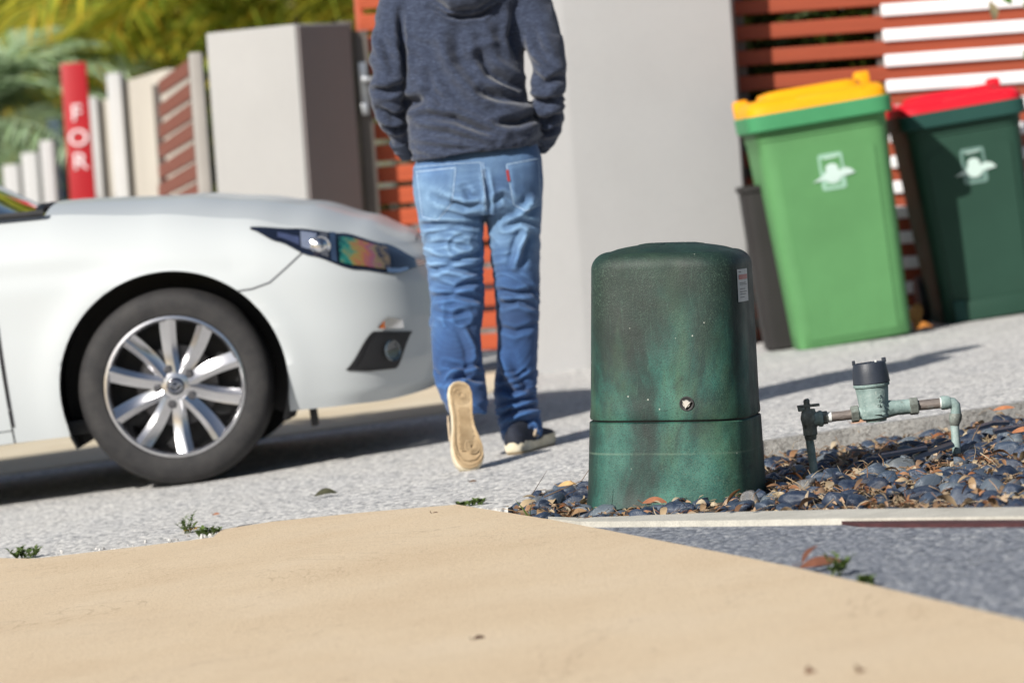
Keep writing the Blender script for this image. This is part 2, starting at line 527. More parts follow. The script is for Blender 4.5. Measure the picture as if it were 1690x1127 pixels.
# right hand fence
FY = 16.78
fx0, fx1 = at(1222, 200, FY).x, at(2050, 200, FY).x
fence = thing('slat_fence', 'orange slat fence with white rails behind the two wheelie bins', 'fence', ((fx0 + fx1) / 2, FY, gz(1.4)))
pitch = 41.6 / FPX * FY
zs = at(1455, 18, FY).z
wx0 = at(1453, 18, FY).x
L_ = fx1 - fx0
sl = box(0, 0, 0, L_, .020, .066, .004, 1)
slme = make_mesh('slat', sl[0], sl[1], M['slat'], ang=40)
wl_ = fx1 - wx0
ws_ = box(0, 0, 0, wl_, .020, .054, .008, 2)
wsme = make_mesh('white_rail', ws_[0], ws_[1], M['white_slat'], ang=40)
for i in range(-6, 16):
    zw = zs - i * pitch
    if zw < gz(.9) + .08: break
    link('slat', slme, fence, (0, rnd.uniform(-.0015, .0015), zw - pitch / 2 - fence.location.z))
    link('white_rail', wsme, fence, ((wx0 + fx1) / 2 - fence.location.x, -.022, zw - fence.location.z))
for xx in (fx0 + .02, wx0 - .0, (wx0 + fx1) / 2 + .3, fx1 - .03):
    hgt = zs + 7 * pitch - gz(.9)
    part('fence_post', tr(box(0, 0, 0, .05, .05, hgt, .004), xx - fence.location.x, .040, hgt / 2 + gz(.9) - fence.location.z), M['post'], fence)
tpx = at(1222, 300, 16.62)
tt = thing('fence_post', 'slim grey brown post in the gap between tall wall and yellow-lidded bin', 'post', (tpx.x, 16.66, gz(tpx.x)))
part('post', box(0, 0, 1.05, .045, .06, 2.1, .004), M['postlite'], tt)
part('post_cap', box(0, 0, 2.106, .055, .07, .012, .003), M['postlite'], tt)

# ---- left background along the street
def slab_between(name, label, cat, p0, p1, thick, z0, z1, mat):
    """upright wall from plan point p0 to p1"""
    a = Vector((p0[0], p0[1], 0)); b = Vector((p1[0], p1[1], 0)); d = (b - a).normalized(); nn = Vector((-d.y, d.x, 0)) * thick
    o = bevel_me(prism([Vector((a.x, a.y, z0)), Vector((b.x, b.y, z0)), Vector((b.x + nn.x, b.y + nn.y, z0)), Vector((a.x + nn.x, a.y + nn.y, z0))], (0, 0, z1 - z0)), .012, mat, name)
    tag(o, label, cat); return o
def pxwall(name, label, cat, xa, xb, ytop, Ya, Yb, thick, mat, ymid=250):
    a = at(xa, ymid, Ya); b = at(xb, ymid, Yb)
    zt = at((xa + xb) / 2, ytop, (Ya + Yb) / 2).z
    return slab_between(name, label, cat, (a.x, Ya), (b.x, Yb), thick, -1.2, zt, mat)
pxwall('fence_pillar', 'narrow grey fence pillar left of the light grey square pillar', 'pillar', 322, 345, 86, 17.4, 17.4, .10, M['postlite'])
pan = thing('side_fence', 'faded orange slat panel receding along the street behind the car', 'fence panel', at(300, 320, 18.5))
ytl = [(158, 112), (197, 151), (231, 187), (263, 221), (297, 258), (328, 292), (360, 326), (390, 360)]
for ya, yb in ytl:
    a = at(268, ya - 12, 20.6); b = at(334, yb - 12, 17.6)
    d = (b - a); up = Vector((0, 0, 1)); nn = d.cross(up).normalized() * .022
    hw = .072
    q = [a - up * hw / 2, b - up * hw / 2, b + up * hw / 2, a + up * hw / 2]
    part('slat', prism(q, nn), M['slat_far'], pan, world=True)
for xp, Y in ((270, 20.5), (333, 17.7)):
    a = at(xp, 330, Y); b = at(xp - 14, 100 if xp > 300 else 140, Y)
    part('panel_post', tr(box(0, 0, 0, .04, .04, (b.z - a.z) + .5), a.x - pan.location.x, Y + .06 - pan.location.y, (a.z + b.z) / 2 - .25 - pan.location.z), M['post'], pan)
pxwall('front_wall', 'cream rendered front wall just left of the faded orange slat panel', 'wall', 212, 280, 124, 22.5, 21.0, .2, M['cream'])
pxwall('wall_pier', 'white rendered pier at the left end of the cream front wall', 'pillar', 184, 208, 120, 22.3, 22.3, .24, M['pier'])
pxwall('front_wall', 'short cream wall between the white pier and the white post by the red sign', 'wall', 164, 190, 164, 24.5, 24.0, .2, M['cream'])
pxwall('wall_pier', 'white square post just right of the red FOR sign', 'pillar', 148, 166, 160, 24.2, 24.2, .22, M['pier'])
pxwall('wall_pier', 'small white post left of the blue sign, nearest to it', 'pillar', 66, 88, 232, 23.5, 23.5, .2, M['pier'])
pxwall('wall_pier', 'small white post, middle one of the three far posts above the car window', 'pillar', 34, 60, 252, 23.7, 23.7, .2, M['pier'])
pxwall('wall_pier', 'small white post, leftmost of the three far posts above the car window', 'pillar', 2, 28, 272, 23.9, 23.9, .2, M['pier'])
# red FOR sign
M['sign_red'] = simple('sign_red', (.36, .004, .010), .4, .15, 2)
M['sign_white'] = simple('sign_white', (.85, .78, .80), .5, .03)
M['sign_blue'] = simple('sign_blue', (.12, .17, .38), .4, .2, 2)
SY = 23.4
sa = at(137, 320, SY); st = at(125, 104, SY)
sign = thing('real_estate_sign', 'tall red street sign board with white stacked letters FOR', 'sign', (sa.x, SY, gz(sa.x) - .2))
hb = st.z - sign.location.z
ww = 42 / FPX * SY
part('board', box(0, 0, hb / 2, ww, .05, hb, .006), M['sign_red'], sign)
for ch, yy in (('F', 188), ('O', 229), ('R', 268)):
    g = text_geo(ch, .14, .003)
    g = xf(g, Matrix.Translation((.0, -.030, at(128, yy, SY).z - sign.location.z)) @ Matrix.Rotation(R(90), 4, 'X') @ Matrix.Diagonal((1.1, 1, 1, 1)))
    o = part('letter', g, M['sign_white'], sign)
ba = at(97, 320, 25.2); bt = at(97, 196, 25.2)
bs = thing('sale_sign', 'narrow blue sign board left of the red FOR sign', 'sign', (ba.x, 25.2, gz(ba.x)))
part('board', box(0, 0, .55 + (bt.z - gz(ba.x)) / 2 - .27, .085, .03, bt.z - gz(ba.x) - .55, .004), M['sign_blue'], bs)
part('stake', box(0, .03, (bt.z - gz(ba.x)) / 2, .03, .02, bt.z - gz(ba.x)), M['postlite'], bs)

# ================================================================== WHITE CAR
n = NT('car_paint')
n.col(n.mix(n.noise(1.5, 3), (.47, .50, .515), (.505, .535, .55))).rough(.42)
n.set(Coat_Weight=.28, Coat_Roughness=.04, Specular_IOR_Level=.3)
M['paint'] = n.m
n = NT('tyre_rubber')
n.col(n.ramp(n.noise(14, 6, .7), [(.3, (.010, .010, .012)), (.7, (.032, .030, .030))])).rough(.75).bump(n.noise(300, 3), .3, .002)
M['tyre'] = n.m
M['alloy'] = simple('alloy', (.62, .62, .64), .22, .06, 10, metal=1.0)
M['alloy_dark'] = simple('alloy_dark', (.10, .10, .11), .4, .2, 10, metal=.8)
M['black'] = simple('black_plastic', (.012, .012, .014), .55, .3, 20)
M['blackgloss'] = simple('black_gloss', (.010, .014, .028), .06, .2, 8, Coat_Weight=1.0)
M['chrome'] = simple('chrome', (.75, .76, .78), .08, .03, metal=1.0)
n = NT('window_glass'); n.col((.02, .035, .05)).rough(.03); n.set(Coat_Weight=1.0, Specular_IOR_Level=.8)
M['glass'] = n.m
def tint(name, c): return simple(name, c, .12, .12, 30, Coat_Weight=1.0)

def ip(x, pts):
    if x <= pts[0][0]: return pts[0][1]
    for (a, va), (b, vb) in zip(pts[:-1], pts[1:]):
        if x <= b:
            t = (x - a) / (b - a); t = t * t * (3 - 2 * t) * .5 + t * .5
            return va + (vb - va) * t
    return pts[-1][1]
ORG = gnd(316, 797)
car_rot = (0, -SLOPE, R(-1.0))
_cm = Euler(car_rot).to_matrix()
car_loc = ORG - _cm @ Vector((0, -.80, 0))
car = thing('parked_car', 'white hatchback car parked nose to the right on the driveway', 'car', car_loc, car_rot)

ZT = [(-3.52, 1.0), (-2.6, .99), (-.56, .955), (-.35, .945), (0, .90), (.3, .845), (.5, .795), (.7, .735), (.87, .69)]
ZC = [(-.45, 1.0), (-.35, .995), (.1, .955), (.3, .92), (.5, .872), (.684, .80), (.8, .735), (.86, .69)]
ZB = [(-3.52, .30), (-3.2, .22), (-.56, .215), (.38, .195), (.6, .186), (.75, .180), (.93, .185)]
XN = [(0, .835), (.08, .885), (.25, .918), (.5, .93), (.72, .922), (.88, .90), (1, .855)]
XR = [(0, -3.38), (.2, -3.5), (.5, -3.52), (.8, -3.46), (1, -3.38)]
WR, WRC = .378, Vector((0, .332))
def wid(t):
    w = .900
    if t > .60: w -= .125 * ((t - .60) / .40) ** 3.4
    if t < .45: w -= .050 * ((.45 - t) / .45) ** 2
    return w
def surf(q, t):
    """q: ('s', x) straight side, ('f', phi) front corner, ('r', phi) rear corner -> right side point"""
    k, a = q
    w = wid(t)
    if k == 's':
        x = a; y = -w
    else:
        e = 2 / 3.0
        sn, cs = math.sin(a) ** e, max(0, math.cos(a)) ** e
        if k == 'f': x = .25 + (ip(t, XN) - .25) * sn
        else: x = -3.0 + (ip(t, XR) + 3.0) * sn
        y = -w * cs
    xm = x if k == 's' else (.25 + (.93 - .25) * sn if k == 'f' else -3.0 - .52 * sn)
    zb, zt = ip(xm, ZB), ip(xm, ZT)
    z = zb + (zt - zb) * t
    for cx in (0.0, -2.70):
        r = math.hypot(x - cx, z - WRC[1])
        if r > WR - .05 and k == 's' or (k == 'f' and a < .6):
            y -= .014 * math.exp(-((r - WR) / .07) ** 2)
    # waist crease line
    y += .006 * math.exp(-((t - .74) / .05) ** 2) * (1 if k == 's' else 0)
    return Vector((x, y, z))
def shell(qs, nt, cut=None, t0=0.0):
    V, F = [], []
    for q in qs:
        for j in range(nt + 1): V.append(surf(q, t0 + (1 - t0) * j / nt))
    ins = [False] * len(V)
    if cut is not None:
        ins = [math.hypot(v.x - cut, v.z - WRC[1]) < WR for v in V]
    for i in range(len(qs) - 1):
        for j in range(nt):
            f = (i * (nt + 1) + j, i * (nt + 1) + j + 1, (i + 1) * (nt + 1) + j + 1, (i + 1) * (nt + 1) + j)
            if not all(ins[k] for k in f): F.append(f)
    used = {k for f in F for k in f}
    for k in used:
        if ins[k]:
            d = Vector((V[k].x - cut, V[k].z - WRC[1])); l = d.length
            if l > 1e-6:
                V[k].x = cut + d.x / l * WR; V[k].z = WRC[1] + d.y / l * WR
    return V, F
def mirror(g): return [Vector((p.x, -p.y, p.z)) for p in g[0]], [tuple(reversed(f)) for f in g[1]]
def clean(me):
    bm = bmesh.new(); bm.from_mesh(me)
    bmesh.ops.delete(bm, geom=[v for v in bm.verts if not v.link_faces], context='VERTS')
    bmesh.ops.remove_doubles(bm, verts=bm.verts, dist=2e-4)
    bmesh.ops.dissolve_degenerate(bm, edges=bm.edges, dist=1e-5)
    bmesh.ops.recalc_face_normals(bm, faces=bm.faces)
    bm.to_mesh(me); bm.free(); me.update()
def cpart(name, g, mat, ang=50, parent=None):
    me = make_mesh(name, g[0], g[1], mat); clean(me)
    autosmooth(me, ang) if ang else smooth_me(me)
    return link(name, me, parent or car)
fr_q = [('s', -.552 + .802 * i / 66) for i in range(67)] + [('f', R(90) * (i / 56)) for i in range(1, 57)]
fr = shell(fr_q, 60, 0.0)
body = cpart('body', join(fr, mirror(fr)), M['paint'], 60)
d1q = [('s', -1.63 + 1.072 * i / 20) for i in range(21)]
d2q = [('s', -2.545 + .908 * i / 60) for i in range(61)]
d1g = shell(d1q, 24, None, .06); d2g = shell(d2q, 60, -2.70, .06)
for g in (d1g, mirror(d1g), d2g, mirror(d2g)): cpart('door', g, M['paint'], 60)
sill = shell([('s', -2.545 + 1.987 * i / 80) for i in range(81)], 1, None)
sillg = ([], [])
sq = [('s', -2.32 + 1.762 * i / 20) for i in range(21)]
SV, SF = [], []
for q in sq:
    for j in range(3): SV.append(surf(q, .055 * j / 2))
for i in range(20):
    for j in range(2): SF.append((i * 3 + j, i * 3 + j + 1, i * 3 + j + 4, i * 3 + j + 3))
cpart('sill', (SV, SF), M['paint']); cpart('sill', mirror((SV, SF)), M['paint'])
rr_q = [('s', -2.55 - .45 * i / 30) for i in range(31)] + [('r', R(90) * i / 20) for i in range(1, 21)]
rr = shell(rr_q, 60, -2.70)
cpart('rear_quarter', join(rr, mirror(rr)), M['paint'], 60)
# bonnet
hq = [('s', -.36 + .61 * i / 30) for i in range(31)] + [('f', R(90) * (i / 30)) for i in range(1, 31)]
HV, HF = [], []; NU = 20
for q in hq:
    e = surf(q, 1.0); zc = max(ip(e.x, ZC), e.z)
    for j in range(NU + 1):
        u = j / NU
        HV.append(Vector((e.x - .012 * (1 - u) * 0, e.y * (1 - u), e.z + (zc - e.z) * (1 - (1 - u) ** 3.2))))
for i in range(len(hq) - 1):
    for j in range(NU): HF.append((i * (NU + 1) + j, i * (NU + 1) + j + 1, (i + 1) * (NU + 1) + j + 1, (i + 1) * (NU + 1) + j))
cpart('bonnet', join((HV, HF), mirror((HV, HF))), M['paint'], 60)
# greenhouse
def gring(z, xa, xb, hw, n=5.0, k=48): return superell((xa - xb) / 2, hw, n, k, z, (xa + xb) / 2, 0)
cpart('windows', loft([gring(.93, -.42, -3.40, .80), gring(1.0, -.54, -3.36, .79), gring(1.2, -.86, -3.15, .70), gring(1.38, -1.24, -2.92, .61)]), M['glass'], 40)
cpart('roof', loft([gring(1.375, -1.22, -2.94, .615), gring(1.42, -1.36, -2.86, .58), gring(1.45, -1.6, -2.6, .45), gring(1.458, -1.9, -2.3, .2)]), M['paint'], 60)
for s in (-1, 1):
    cpart('windscreen_pillar', tube([(-.58, s * .775, .965), (-.90, s * .715, 1.18), (-1.27, s * .615, 1.385)], [.032, .03, .03], 8), M['paint'])
    cpart('window_seal', tube([(-.36, s * .80, .955), (-.6, s * .805, .966), (-1.2, s * .806, .974), (-3.0, s * .79, 1.0)], .012, 6), M['black'])
cpart('wiper_cowl', tube([(-.385, -.72, .955), (-.42, -.4, .975), (-.43, 0, .982), (-.42, .4, .975), (-.385, .72, .955)], .016, 8), M['black'])
# underside, arch liners
cpart('undertray', box(-1.5, 0, .235, 3.6, 1.56, .05, .01), M['black'])
cpart('engine_bay_floor', box(.50, 0, .26, .26, 1.0, .03, .01), M['black'])
cpart('light_leak_block', box(.17, 0, .50, .80, 1.10, .40, .03), M['black'])  # unseen block added inside the shell to stop sun leaking through
for cx in (0.0, -2.70):
    for s in (-1, 1):
        rings = []
        for i in range(41):
            a = R(-25) + R(230) * i / 40
            rings.append([Vector((cx + math.cos(a) * r_, s * y_, WRC[1] + math.sin(a) * r_)) for r_, y_ in ((WR - .001, .900), (WR - .004, .885), (WR + .012, .86), (WR + .02, .60), (.10, .58))])
        cpart('wheel_arch_liner', loft(rings, False, False), M['black'], 40)
# surface helper for lamps and gaps
bvh = BVHTree.FromPolygons([tuple(v) for v in fr[0]], fr[1])
hv = BVHTree.FromPolygons([tuple(v) for v in HV], HF)
def on_body(x, z, off):
    h = bvh.ray_cast(Vector((x, -2, z)), Vector((0, 1, 0)))
    h2 = hv.ray_cast(Vector((x, -2, z)), Vector((0, 1, 0)))
    best = None
    for q in (h, h2):
        if q[0] is not None and (best is None or q[0].y < best[0].y): best = q
    if best is None: return Vector((x, -.3, z))
    nn = best[1]
    if nn.y > 0: nn = -nn
    return best[0] + nn * off
def patch(top, bot, off, nu=20, nv=6, thick=.004):
    """patch on the body between two polylines given as (x,z) along the side"""
    def pl(pts, u):
        xs_ = pts[0][0] + (pts[-1][0] - pts[0][0]) * u
        return xs_, ip(xs_, pts)
    V, F = [], []
    for i in range(nu + 1):
        a = pl(top, i / nu); b = pl(bot, i / nu)
        for j in range(nv + 1):
            t = j / nv
            V.append(on_body(b[0] + (a[0] - b[0]) * t, b[1] + (a[1] - b[1]) * t, off))
    for i in range(nu):
        for j in range(nv): F.append((i * (nv + 1) + j, i * (nv + 1) + j + 1, (i + 1) * (nv + 1) + j + 1, (i + 1) * (nv + 1) + j))
    return V, F
hl_top = [(.315, .812), (.46, .786), (.61, .748), (.74, .694), (.855, .618)]
hl_bot = [(.315, .804), (.40, .752), (.50, .692), (.64, .626), (.77, .592), (.855, .606)]
hl = cpart('headlight', patch(hl_top, hl_bot, .004, 40, 8), M['blackgloss'], 60)
def hpiece(name, x0, x1, f0, f1, mat, off=.008):
    g = patch([(x0, 0), (x1, 0)], [(x0, 0), (x1, 0)], 0, 1, 1)
    V, F = [], []
    for i in range(9):
        x = x0 + (x1 - x0) * i / 8
        a, b = ip(x, hl_top), ip(x, hl_bot)
        for j in range(5):
            f = f0 + (f1 - f0) * j / 4
            V.append(on_body(x, b + (a - b) * f, off))
    for i in range(8):
        for j in range(4): F.append((i * 5 + j, i * 5 + j + 1, (i + 1) * 5 + j + 1, (i + 1) * 5 + j))
    cpart(name, (V, F), mat, 60, hl)
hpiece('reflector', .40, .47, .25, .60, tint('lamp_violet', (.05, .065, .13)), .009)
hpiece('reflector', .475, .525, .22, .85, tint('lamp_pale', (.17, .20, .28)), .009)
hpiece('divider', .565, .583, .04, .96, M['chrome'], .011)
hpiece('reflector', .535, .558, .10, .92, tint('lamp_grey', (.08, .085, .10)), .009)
n = NT('lamp_reflection')
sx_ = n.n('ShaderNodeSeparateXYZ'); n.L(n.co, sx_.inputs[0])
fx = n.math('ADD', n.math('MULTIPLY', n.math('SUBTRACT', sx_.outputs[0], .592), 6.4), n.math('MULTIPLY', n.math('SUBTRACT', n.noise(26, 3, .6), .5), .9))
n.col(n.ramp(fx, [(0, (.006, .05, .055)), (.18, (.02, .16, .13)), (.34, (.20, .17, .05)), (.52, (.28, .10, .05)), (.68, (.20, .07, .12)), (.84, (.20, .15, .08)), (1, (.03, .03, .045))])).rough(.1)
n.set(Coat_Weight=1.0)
hpiece('painted_reflection', .592, .748, .10, .86, n.m, .009)  # patch painted with the colours mirrored in the lamp glass
lp2 = on_body(.535, .715, .010)
cpart('projector', xf(lathe([(.030, -.004), (.034, .003), (.030, .006), (.026, .004), (.024, .006), (.015, .013), (.001, .016)], 24), Matrix.Translation(lp2) @ Matrix.Rotation(R(18), 4, 'Z') @ Matrix.Rotation(R(90), 4, 'X')), M['chrome'], 40, hl)
hpiece('chrome_trim', .735, .80, .0, .16, M['chrome'], .010)
# fog lamp recess
fg = cpart('fog_lamp', patch([(.565, .306), (.668, .416), (.79, .396)], [(.565, .302), (.64, .288), (.725, .283), (.79, .392)], .004, 30, 8), M['black'], 60)
cpart('fog_bezel', patch([(.60, .312), (.668, .402), (.76, .388)], [(.60, .306), (.64, .300), (.715, .294), (.76, .380)], .009, 16, 6), simple('fog_grey', (.012, .012, .014), .6), 60, fg)
lp = on_body(.715, .345, .012)
cpart('fog_lens', xf(lathe([(.0, 0), (.028, .002), (.034, .008), (.036, .0)], 20), Matrix.Translation(lp) @ Matrix.Rotation(R(50), 4, 'Z') @ Matrix.Rotation(R(90), 4, 'X')), M['glass'], 40, fg)
ind = cpart('side_indicator', patch([(.685, .43), (.72, .455), (.765, .44)], [(.685, .424), (.72, .418), (.765, .412)], .006, 14, 4), M['chrome'], 60)
cpart('amber_lens', patch([(.688, .428), (.705, .446)], [(.688, .423), (.705, .420)], .010, 6, 3), tint('amber', (.5, .12, .02)), 60, ind)
# panel gaps
def gap(pts, r=.0028):
    P = []
    for (a, b) in zip(pts[:-1], pts[1:]):
        for i in range(8): P.append(on_body(a[0] + (b[0] - a[0]) * i / 8, a[1] + (b[1] - a[1]) * i / 8, .0002))
    P.append(on_body(*pts[-1], .0002))
    cpart('panel_gap', tube(P, r, 6), M['alloy_dark'])
gap([(.48, .708), (.42, .665), (.36, .625), (.30, .612), (.255, .612)])
gap([(-.545, .94), (-.548, .6), (-.549, .27)], .004)
cpart('panel_gap', tube([HV[54 * (NU + 1) + j] + Vector((0, 0, .0005)) for j in range(0, NU + 1, 2)], .003, 6), M['alloy_dark'])
cpart('air_deflector', box(.43, -.72, .165, .02, .10, .07, .003), M['black'])
# wheels
def wheel_geo():
    tp = [(.232, .08), (.238, .098), (.262, .104), (.292, .101), (.308, .092), (.319, .076), (.324, .055), (.326, .02), (.326, -.02), (.324, -.055), (.316, -.08), (.29, -.10), (.24, -.10), (.232, -.08)]
    tyre = loft([[(r * math.cos(2 * math.pi * k / 72), -y, r * math.sin(2 * math.pi * k / 72)) for k in range(72)] for r, y in tp], False)
    tread = []
    for k in range(72):
        a = 2 * math.pi * (k + .5) / 72
        tread.append(xf(box(0, 0, 0, .006, .020, .003), Matrix.Translation((math.cos(a) * .3185, -.083, math.sin(a) * .3185)) @ Matrix.Rotation(-a + R(90), 4, 'Y') @ Matrix.Rotation(R(-35), 4, 'X')))
    rp = [(.236, .084), (.234, .097), (.226, .099), (.219, .091), (.213, .070), (.206, .02), (.20, -.06)]
    rim = loft([[(r * math.cos(2 * math.pi * k / 64), -y, r * math.sin(2 * math.pi * k / 64)) for k in range(64)] for r, y in rp], False)
    return tyre, rim
tg, rg = wheel_geo()
def spoke(a, twist):
    rings = []
    for i in range(9):
        t = i / 8; r = .046 + .177 * t
        w = .024 + .006 * t
        yb = .062 + .026 * t ** 1.2 - .016 * math.sin(math.pi * t)
        off = twist * .007 * math.sin(math.pi * t * .9)
        sec = [(-w, -.020), (-w * .92, .002), (-w * .25, .012 if twist > 0 else .004), (w * .25, .004 if twist > 0 else .012), (w * .92, -.003), (w, -.020)]
        rings.append([Vector((r, -(yb + h), c + off)) for c, h in sec])
    return xf(loft(rings), Matrix.Rotation(-a, 4, 'Y'))
tyre_me = make_mesh('tyre', *tg, M['tyre'], ang=45); rim_me = make_mesh('rim', *rg, M['alloy'], ang=60)
hub_me = make_mesh('hub', *loft([[(r * math.cos(2 * math.pi * k / 40), -y, r * math.sin(2 * math.pi * k / 40)) for k in range(40)] for r, y in ((.02, .0), (.084, .0), (.084, .036), (.078, .052), (.056, .063), (.030, .070), (.001, .070))]), M['alloy'], ang=40)
disc_me = make_mesh('brake_disc', *loft([[(r * math.cos(2 * math.pi * k / 40), -y, r * math.sin(2 * math.pi * k / 40)) for k in range(40)] for r, y in ((.001, -.03), (.135, -.03), (.135, .008), (.07, .010), (.065, .03), (.001, .03))]), M['alloy_dark'], ang=40)
back_me = make_mesh('barrel', *loft([[(r * math.cos(2 * math.pi * k / 40), -y, r * math.sin(2 * math.pi * k / 40)) for k in range(40)] for r, y in ((.001, -.06), (.20, -.06), (.205, -.05))], False), M['black'], ang=40)
sp_me = [make_mesh('spoke', *spoke(R(0), tw), M['alloy'], ang=40) for tw in (1, -1)]
cap_me = make_mesh('centre_cap', *loft([[(r * math.cos(2 * math.pi * k / 28), -y, r * math.sin(2 * math.pi * k / 28)) for k in range(28)] for r, y in ((.030, .068), (.029, .076), (.022, .080), (.001, .081))]), M['blackgloss'], ang=40)
def emblem_geo():
    ring = tube([(.021 * math.cos(2 * math.pi * k / 24), -.0815, .017 * math.sin(2 * math.pi * k / 24)) for k in range(25)], .0016, 6)
    v1 = tube([(-.018, -.082, .006), (-.008, -.083, .004), (0, -.083, -.006), (.008, -.083, .004), (.018, -.082, .006)], .0022, 6)
    return join(ring, v1)
em_me = make_mesh('cap_emblem', *emblem_geo(), M['chrome'], ang=40)
nut_me = make_mesh('wheel_nut', *loft([[(r * math.cos(2 * math.pi * k / 6), -y, r * math.sin(2 * math.pi * k / 6)) for k in range(6)] for r, y in ((.0165, .0), (.0165, .010), (.010, .015), (.001, .015))]), M['alloy_dark'], ang=30)
for cx in (0.0, -2.70):
    for s in (-1, 1):
        w = link('tyre', tyre_me, None); w.parent = car; w.name = 'wheel'
        w.location = (cx, s * .785, .328)
        if s > 0: w.rotation_euler = (0, 0, math.pi)
        link('rim', rim_me, w); link('hub', hub_me, w); link('brake_disc', disc_me, w); link('barrel', back_me, w)
        link('centre_cap', cap_me, w); link('cap_emblem', em_me, w)
        for k in range(10): link('spoke', sp_me[k % 2], w, rot=(0, -(R(88) + R(36) * k + (R(4) if k % 2 else 0)), 0))
        for k in range(5):
            a = R(35) + R(72) * k
            link('wheel_nut', nut_me, w, loc=(.060 * math.cos(a), -.054, .060 * math.sin(a)))

# ================================================================== WALKING MAN
n = NT('denim')
geo_n = n.n('ShaderNodeNewGeometry')
tw = n.noise(900, 2, .6, n.map((1, 1, .35)))
c = n.ramp(n.noise(3.2, 5, .6), [(.32, (.008, .033, .11)), (.52, (.018, .066, .195)), (.70, (.055, .135, .30))])
sep = n.n('ShaderNodeSeparateXYZ'); n.L(n.co, sep.inputs[0])
fade = n.ramp(sep.outputs[2], [(.30, 0.0), (.52, .15), (.66, .75), (.78, .9), (.90, .65), (1.0, .3)])
fn = n.math('MULTIPLY', fade, n.ramp(n.noise(5, 4, .6), [(.32, .10), (.68, 1.0)]))
c = n.mix(n.math('MULTIPLY', fn, .85), c, (.185, .32, .48))
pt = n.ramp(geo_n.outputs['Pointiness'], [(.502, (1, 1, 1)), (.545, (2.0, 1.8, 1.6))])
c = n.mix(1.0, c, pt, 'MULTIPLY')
c = n.mix(n.ramp(tw, [(.4, .28), (.6, 0.)]), c, (.012, .035, .10))
n.col(c).rough(.85).bump(n.math('ADD', tw, n.noise(160, 3)), .25, .002)
n.set(Sheen_Weight=.15)
M['denim'] = n.m
M['thread'] = simple('pale_thread', (.34, .46, .62), .8, .25, 120)
n = NT('hoodie_knit')
a1 = n.noise(95, 4, .75, n.map((.5, .5, 3.6))); a2 = n.noise(300, 3, .7, n.map((.4, .4, 2.6)))
c = n.ramp(n.math('ADD', n.math('MULTIPLY', a1, .6), n.math('MULTIPLY', a2, .4)), [(.36, (.007, .011, .025)), (.5, (.020, .030, .062)), (.62, (.062, .083, .14)), (.74, (.18, .22, .32))])
n.col(c).rough(.95).bump(n.math('ADD', a2, n.noise(420, 2)), .35, .003)
n.set(Sheen_Weight=.25)
M['hoodie'] = n.m
M['rib'] = simple('rib_knit', (.030, .040, .065), .95, .4, 60, bump=.5, bscale=300)
M['skin'] = simple('skin', (.50, .30, .21), .55, .1, 12)
M['hair'] = simple('hair', (.05, .03, .02), .6, .3, 60)
n = NT('gum_sole')
c = n.ramp(n.noise(18, 5, .6), [(.3, (.33, .23, .125)), (.7, (.50, .38, .235))])
n.col(c).rough(.6).bump(n.noise(200, 3), .2, .002)
M['gum'] = n.m
n = NT('sole_wall')
c = n.ramp(n.noise(25, 5, .6), [(.3, (.50, .43, .30)), (.7, (.70, .64, .50))])
n.col(c).rough(.7); M['sole_wall'] = n.m
M['shoe'] = simple('shoe_suede', (.012, .016, .030), .85, .4, 40, bump=.3)
M['tan_stripe'] = simple('shoe_stripe', (.45, .36, .26), .7, .15, 40)
M['red_tab'] = simple('red_tab', (.35, .03, .03), .8, .1)

PF = gnd(868, 742)
YP = PF.y
man = thing('person', 'man seen from behind in dark blue hoodie and blue jeans, walking away', 'person', (PF.x, PF.y, PF.z))
MI = MW[man.name].inverted()
def pp_(px, py, dy=0.0): return MI @ at(px, py, YP + dy)
def ring_lr(yl, xl, yr, xr, hd, dy=0.0, k=36, n_=2.3):
    a = pp_(xl, yl, dy); b = pp_(xr, yr, dy)
    c = (a + b) / 2; h = (b - a) / 2
    out = []
    for i in range(k):
        t = 2 * math.pi * i / k; cs, sn = math.cos(t), math.sin(t)
        cs = math.copysign(abs(cs) ** (2 / n_), cs); sn = math.copysign(abs(sn) ** (2 / n_), sn)
        out.append(c + h * cs + Vector((0, hd * sn, 0)))
    return out
def ringh(py, xl, xr, hd, dy=0.0):
    # lines perpendicular to the body axis: left end a little lower in the picture
    tilt = (xr - xl) * .07 / 2
    return ring_lr(py + tilt, xl, py - tilt, xr, hd, dy)
def ptube(rows, k=18):
    pts = [pp_(x, y, dy) for x, y, dy, r in rows]
    return tube(pts, [r / FPX * YP for *_, r in rows], k)
def ell(c, rx, ry, rz):
    g = ico(3); return [Vector((p.x * rx, p.y * ry, p.z * rz)) + c for p in g[0]], g[1]

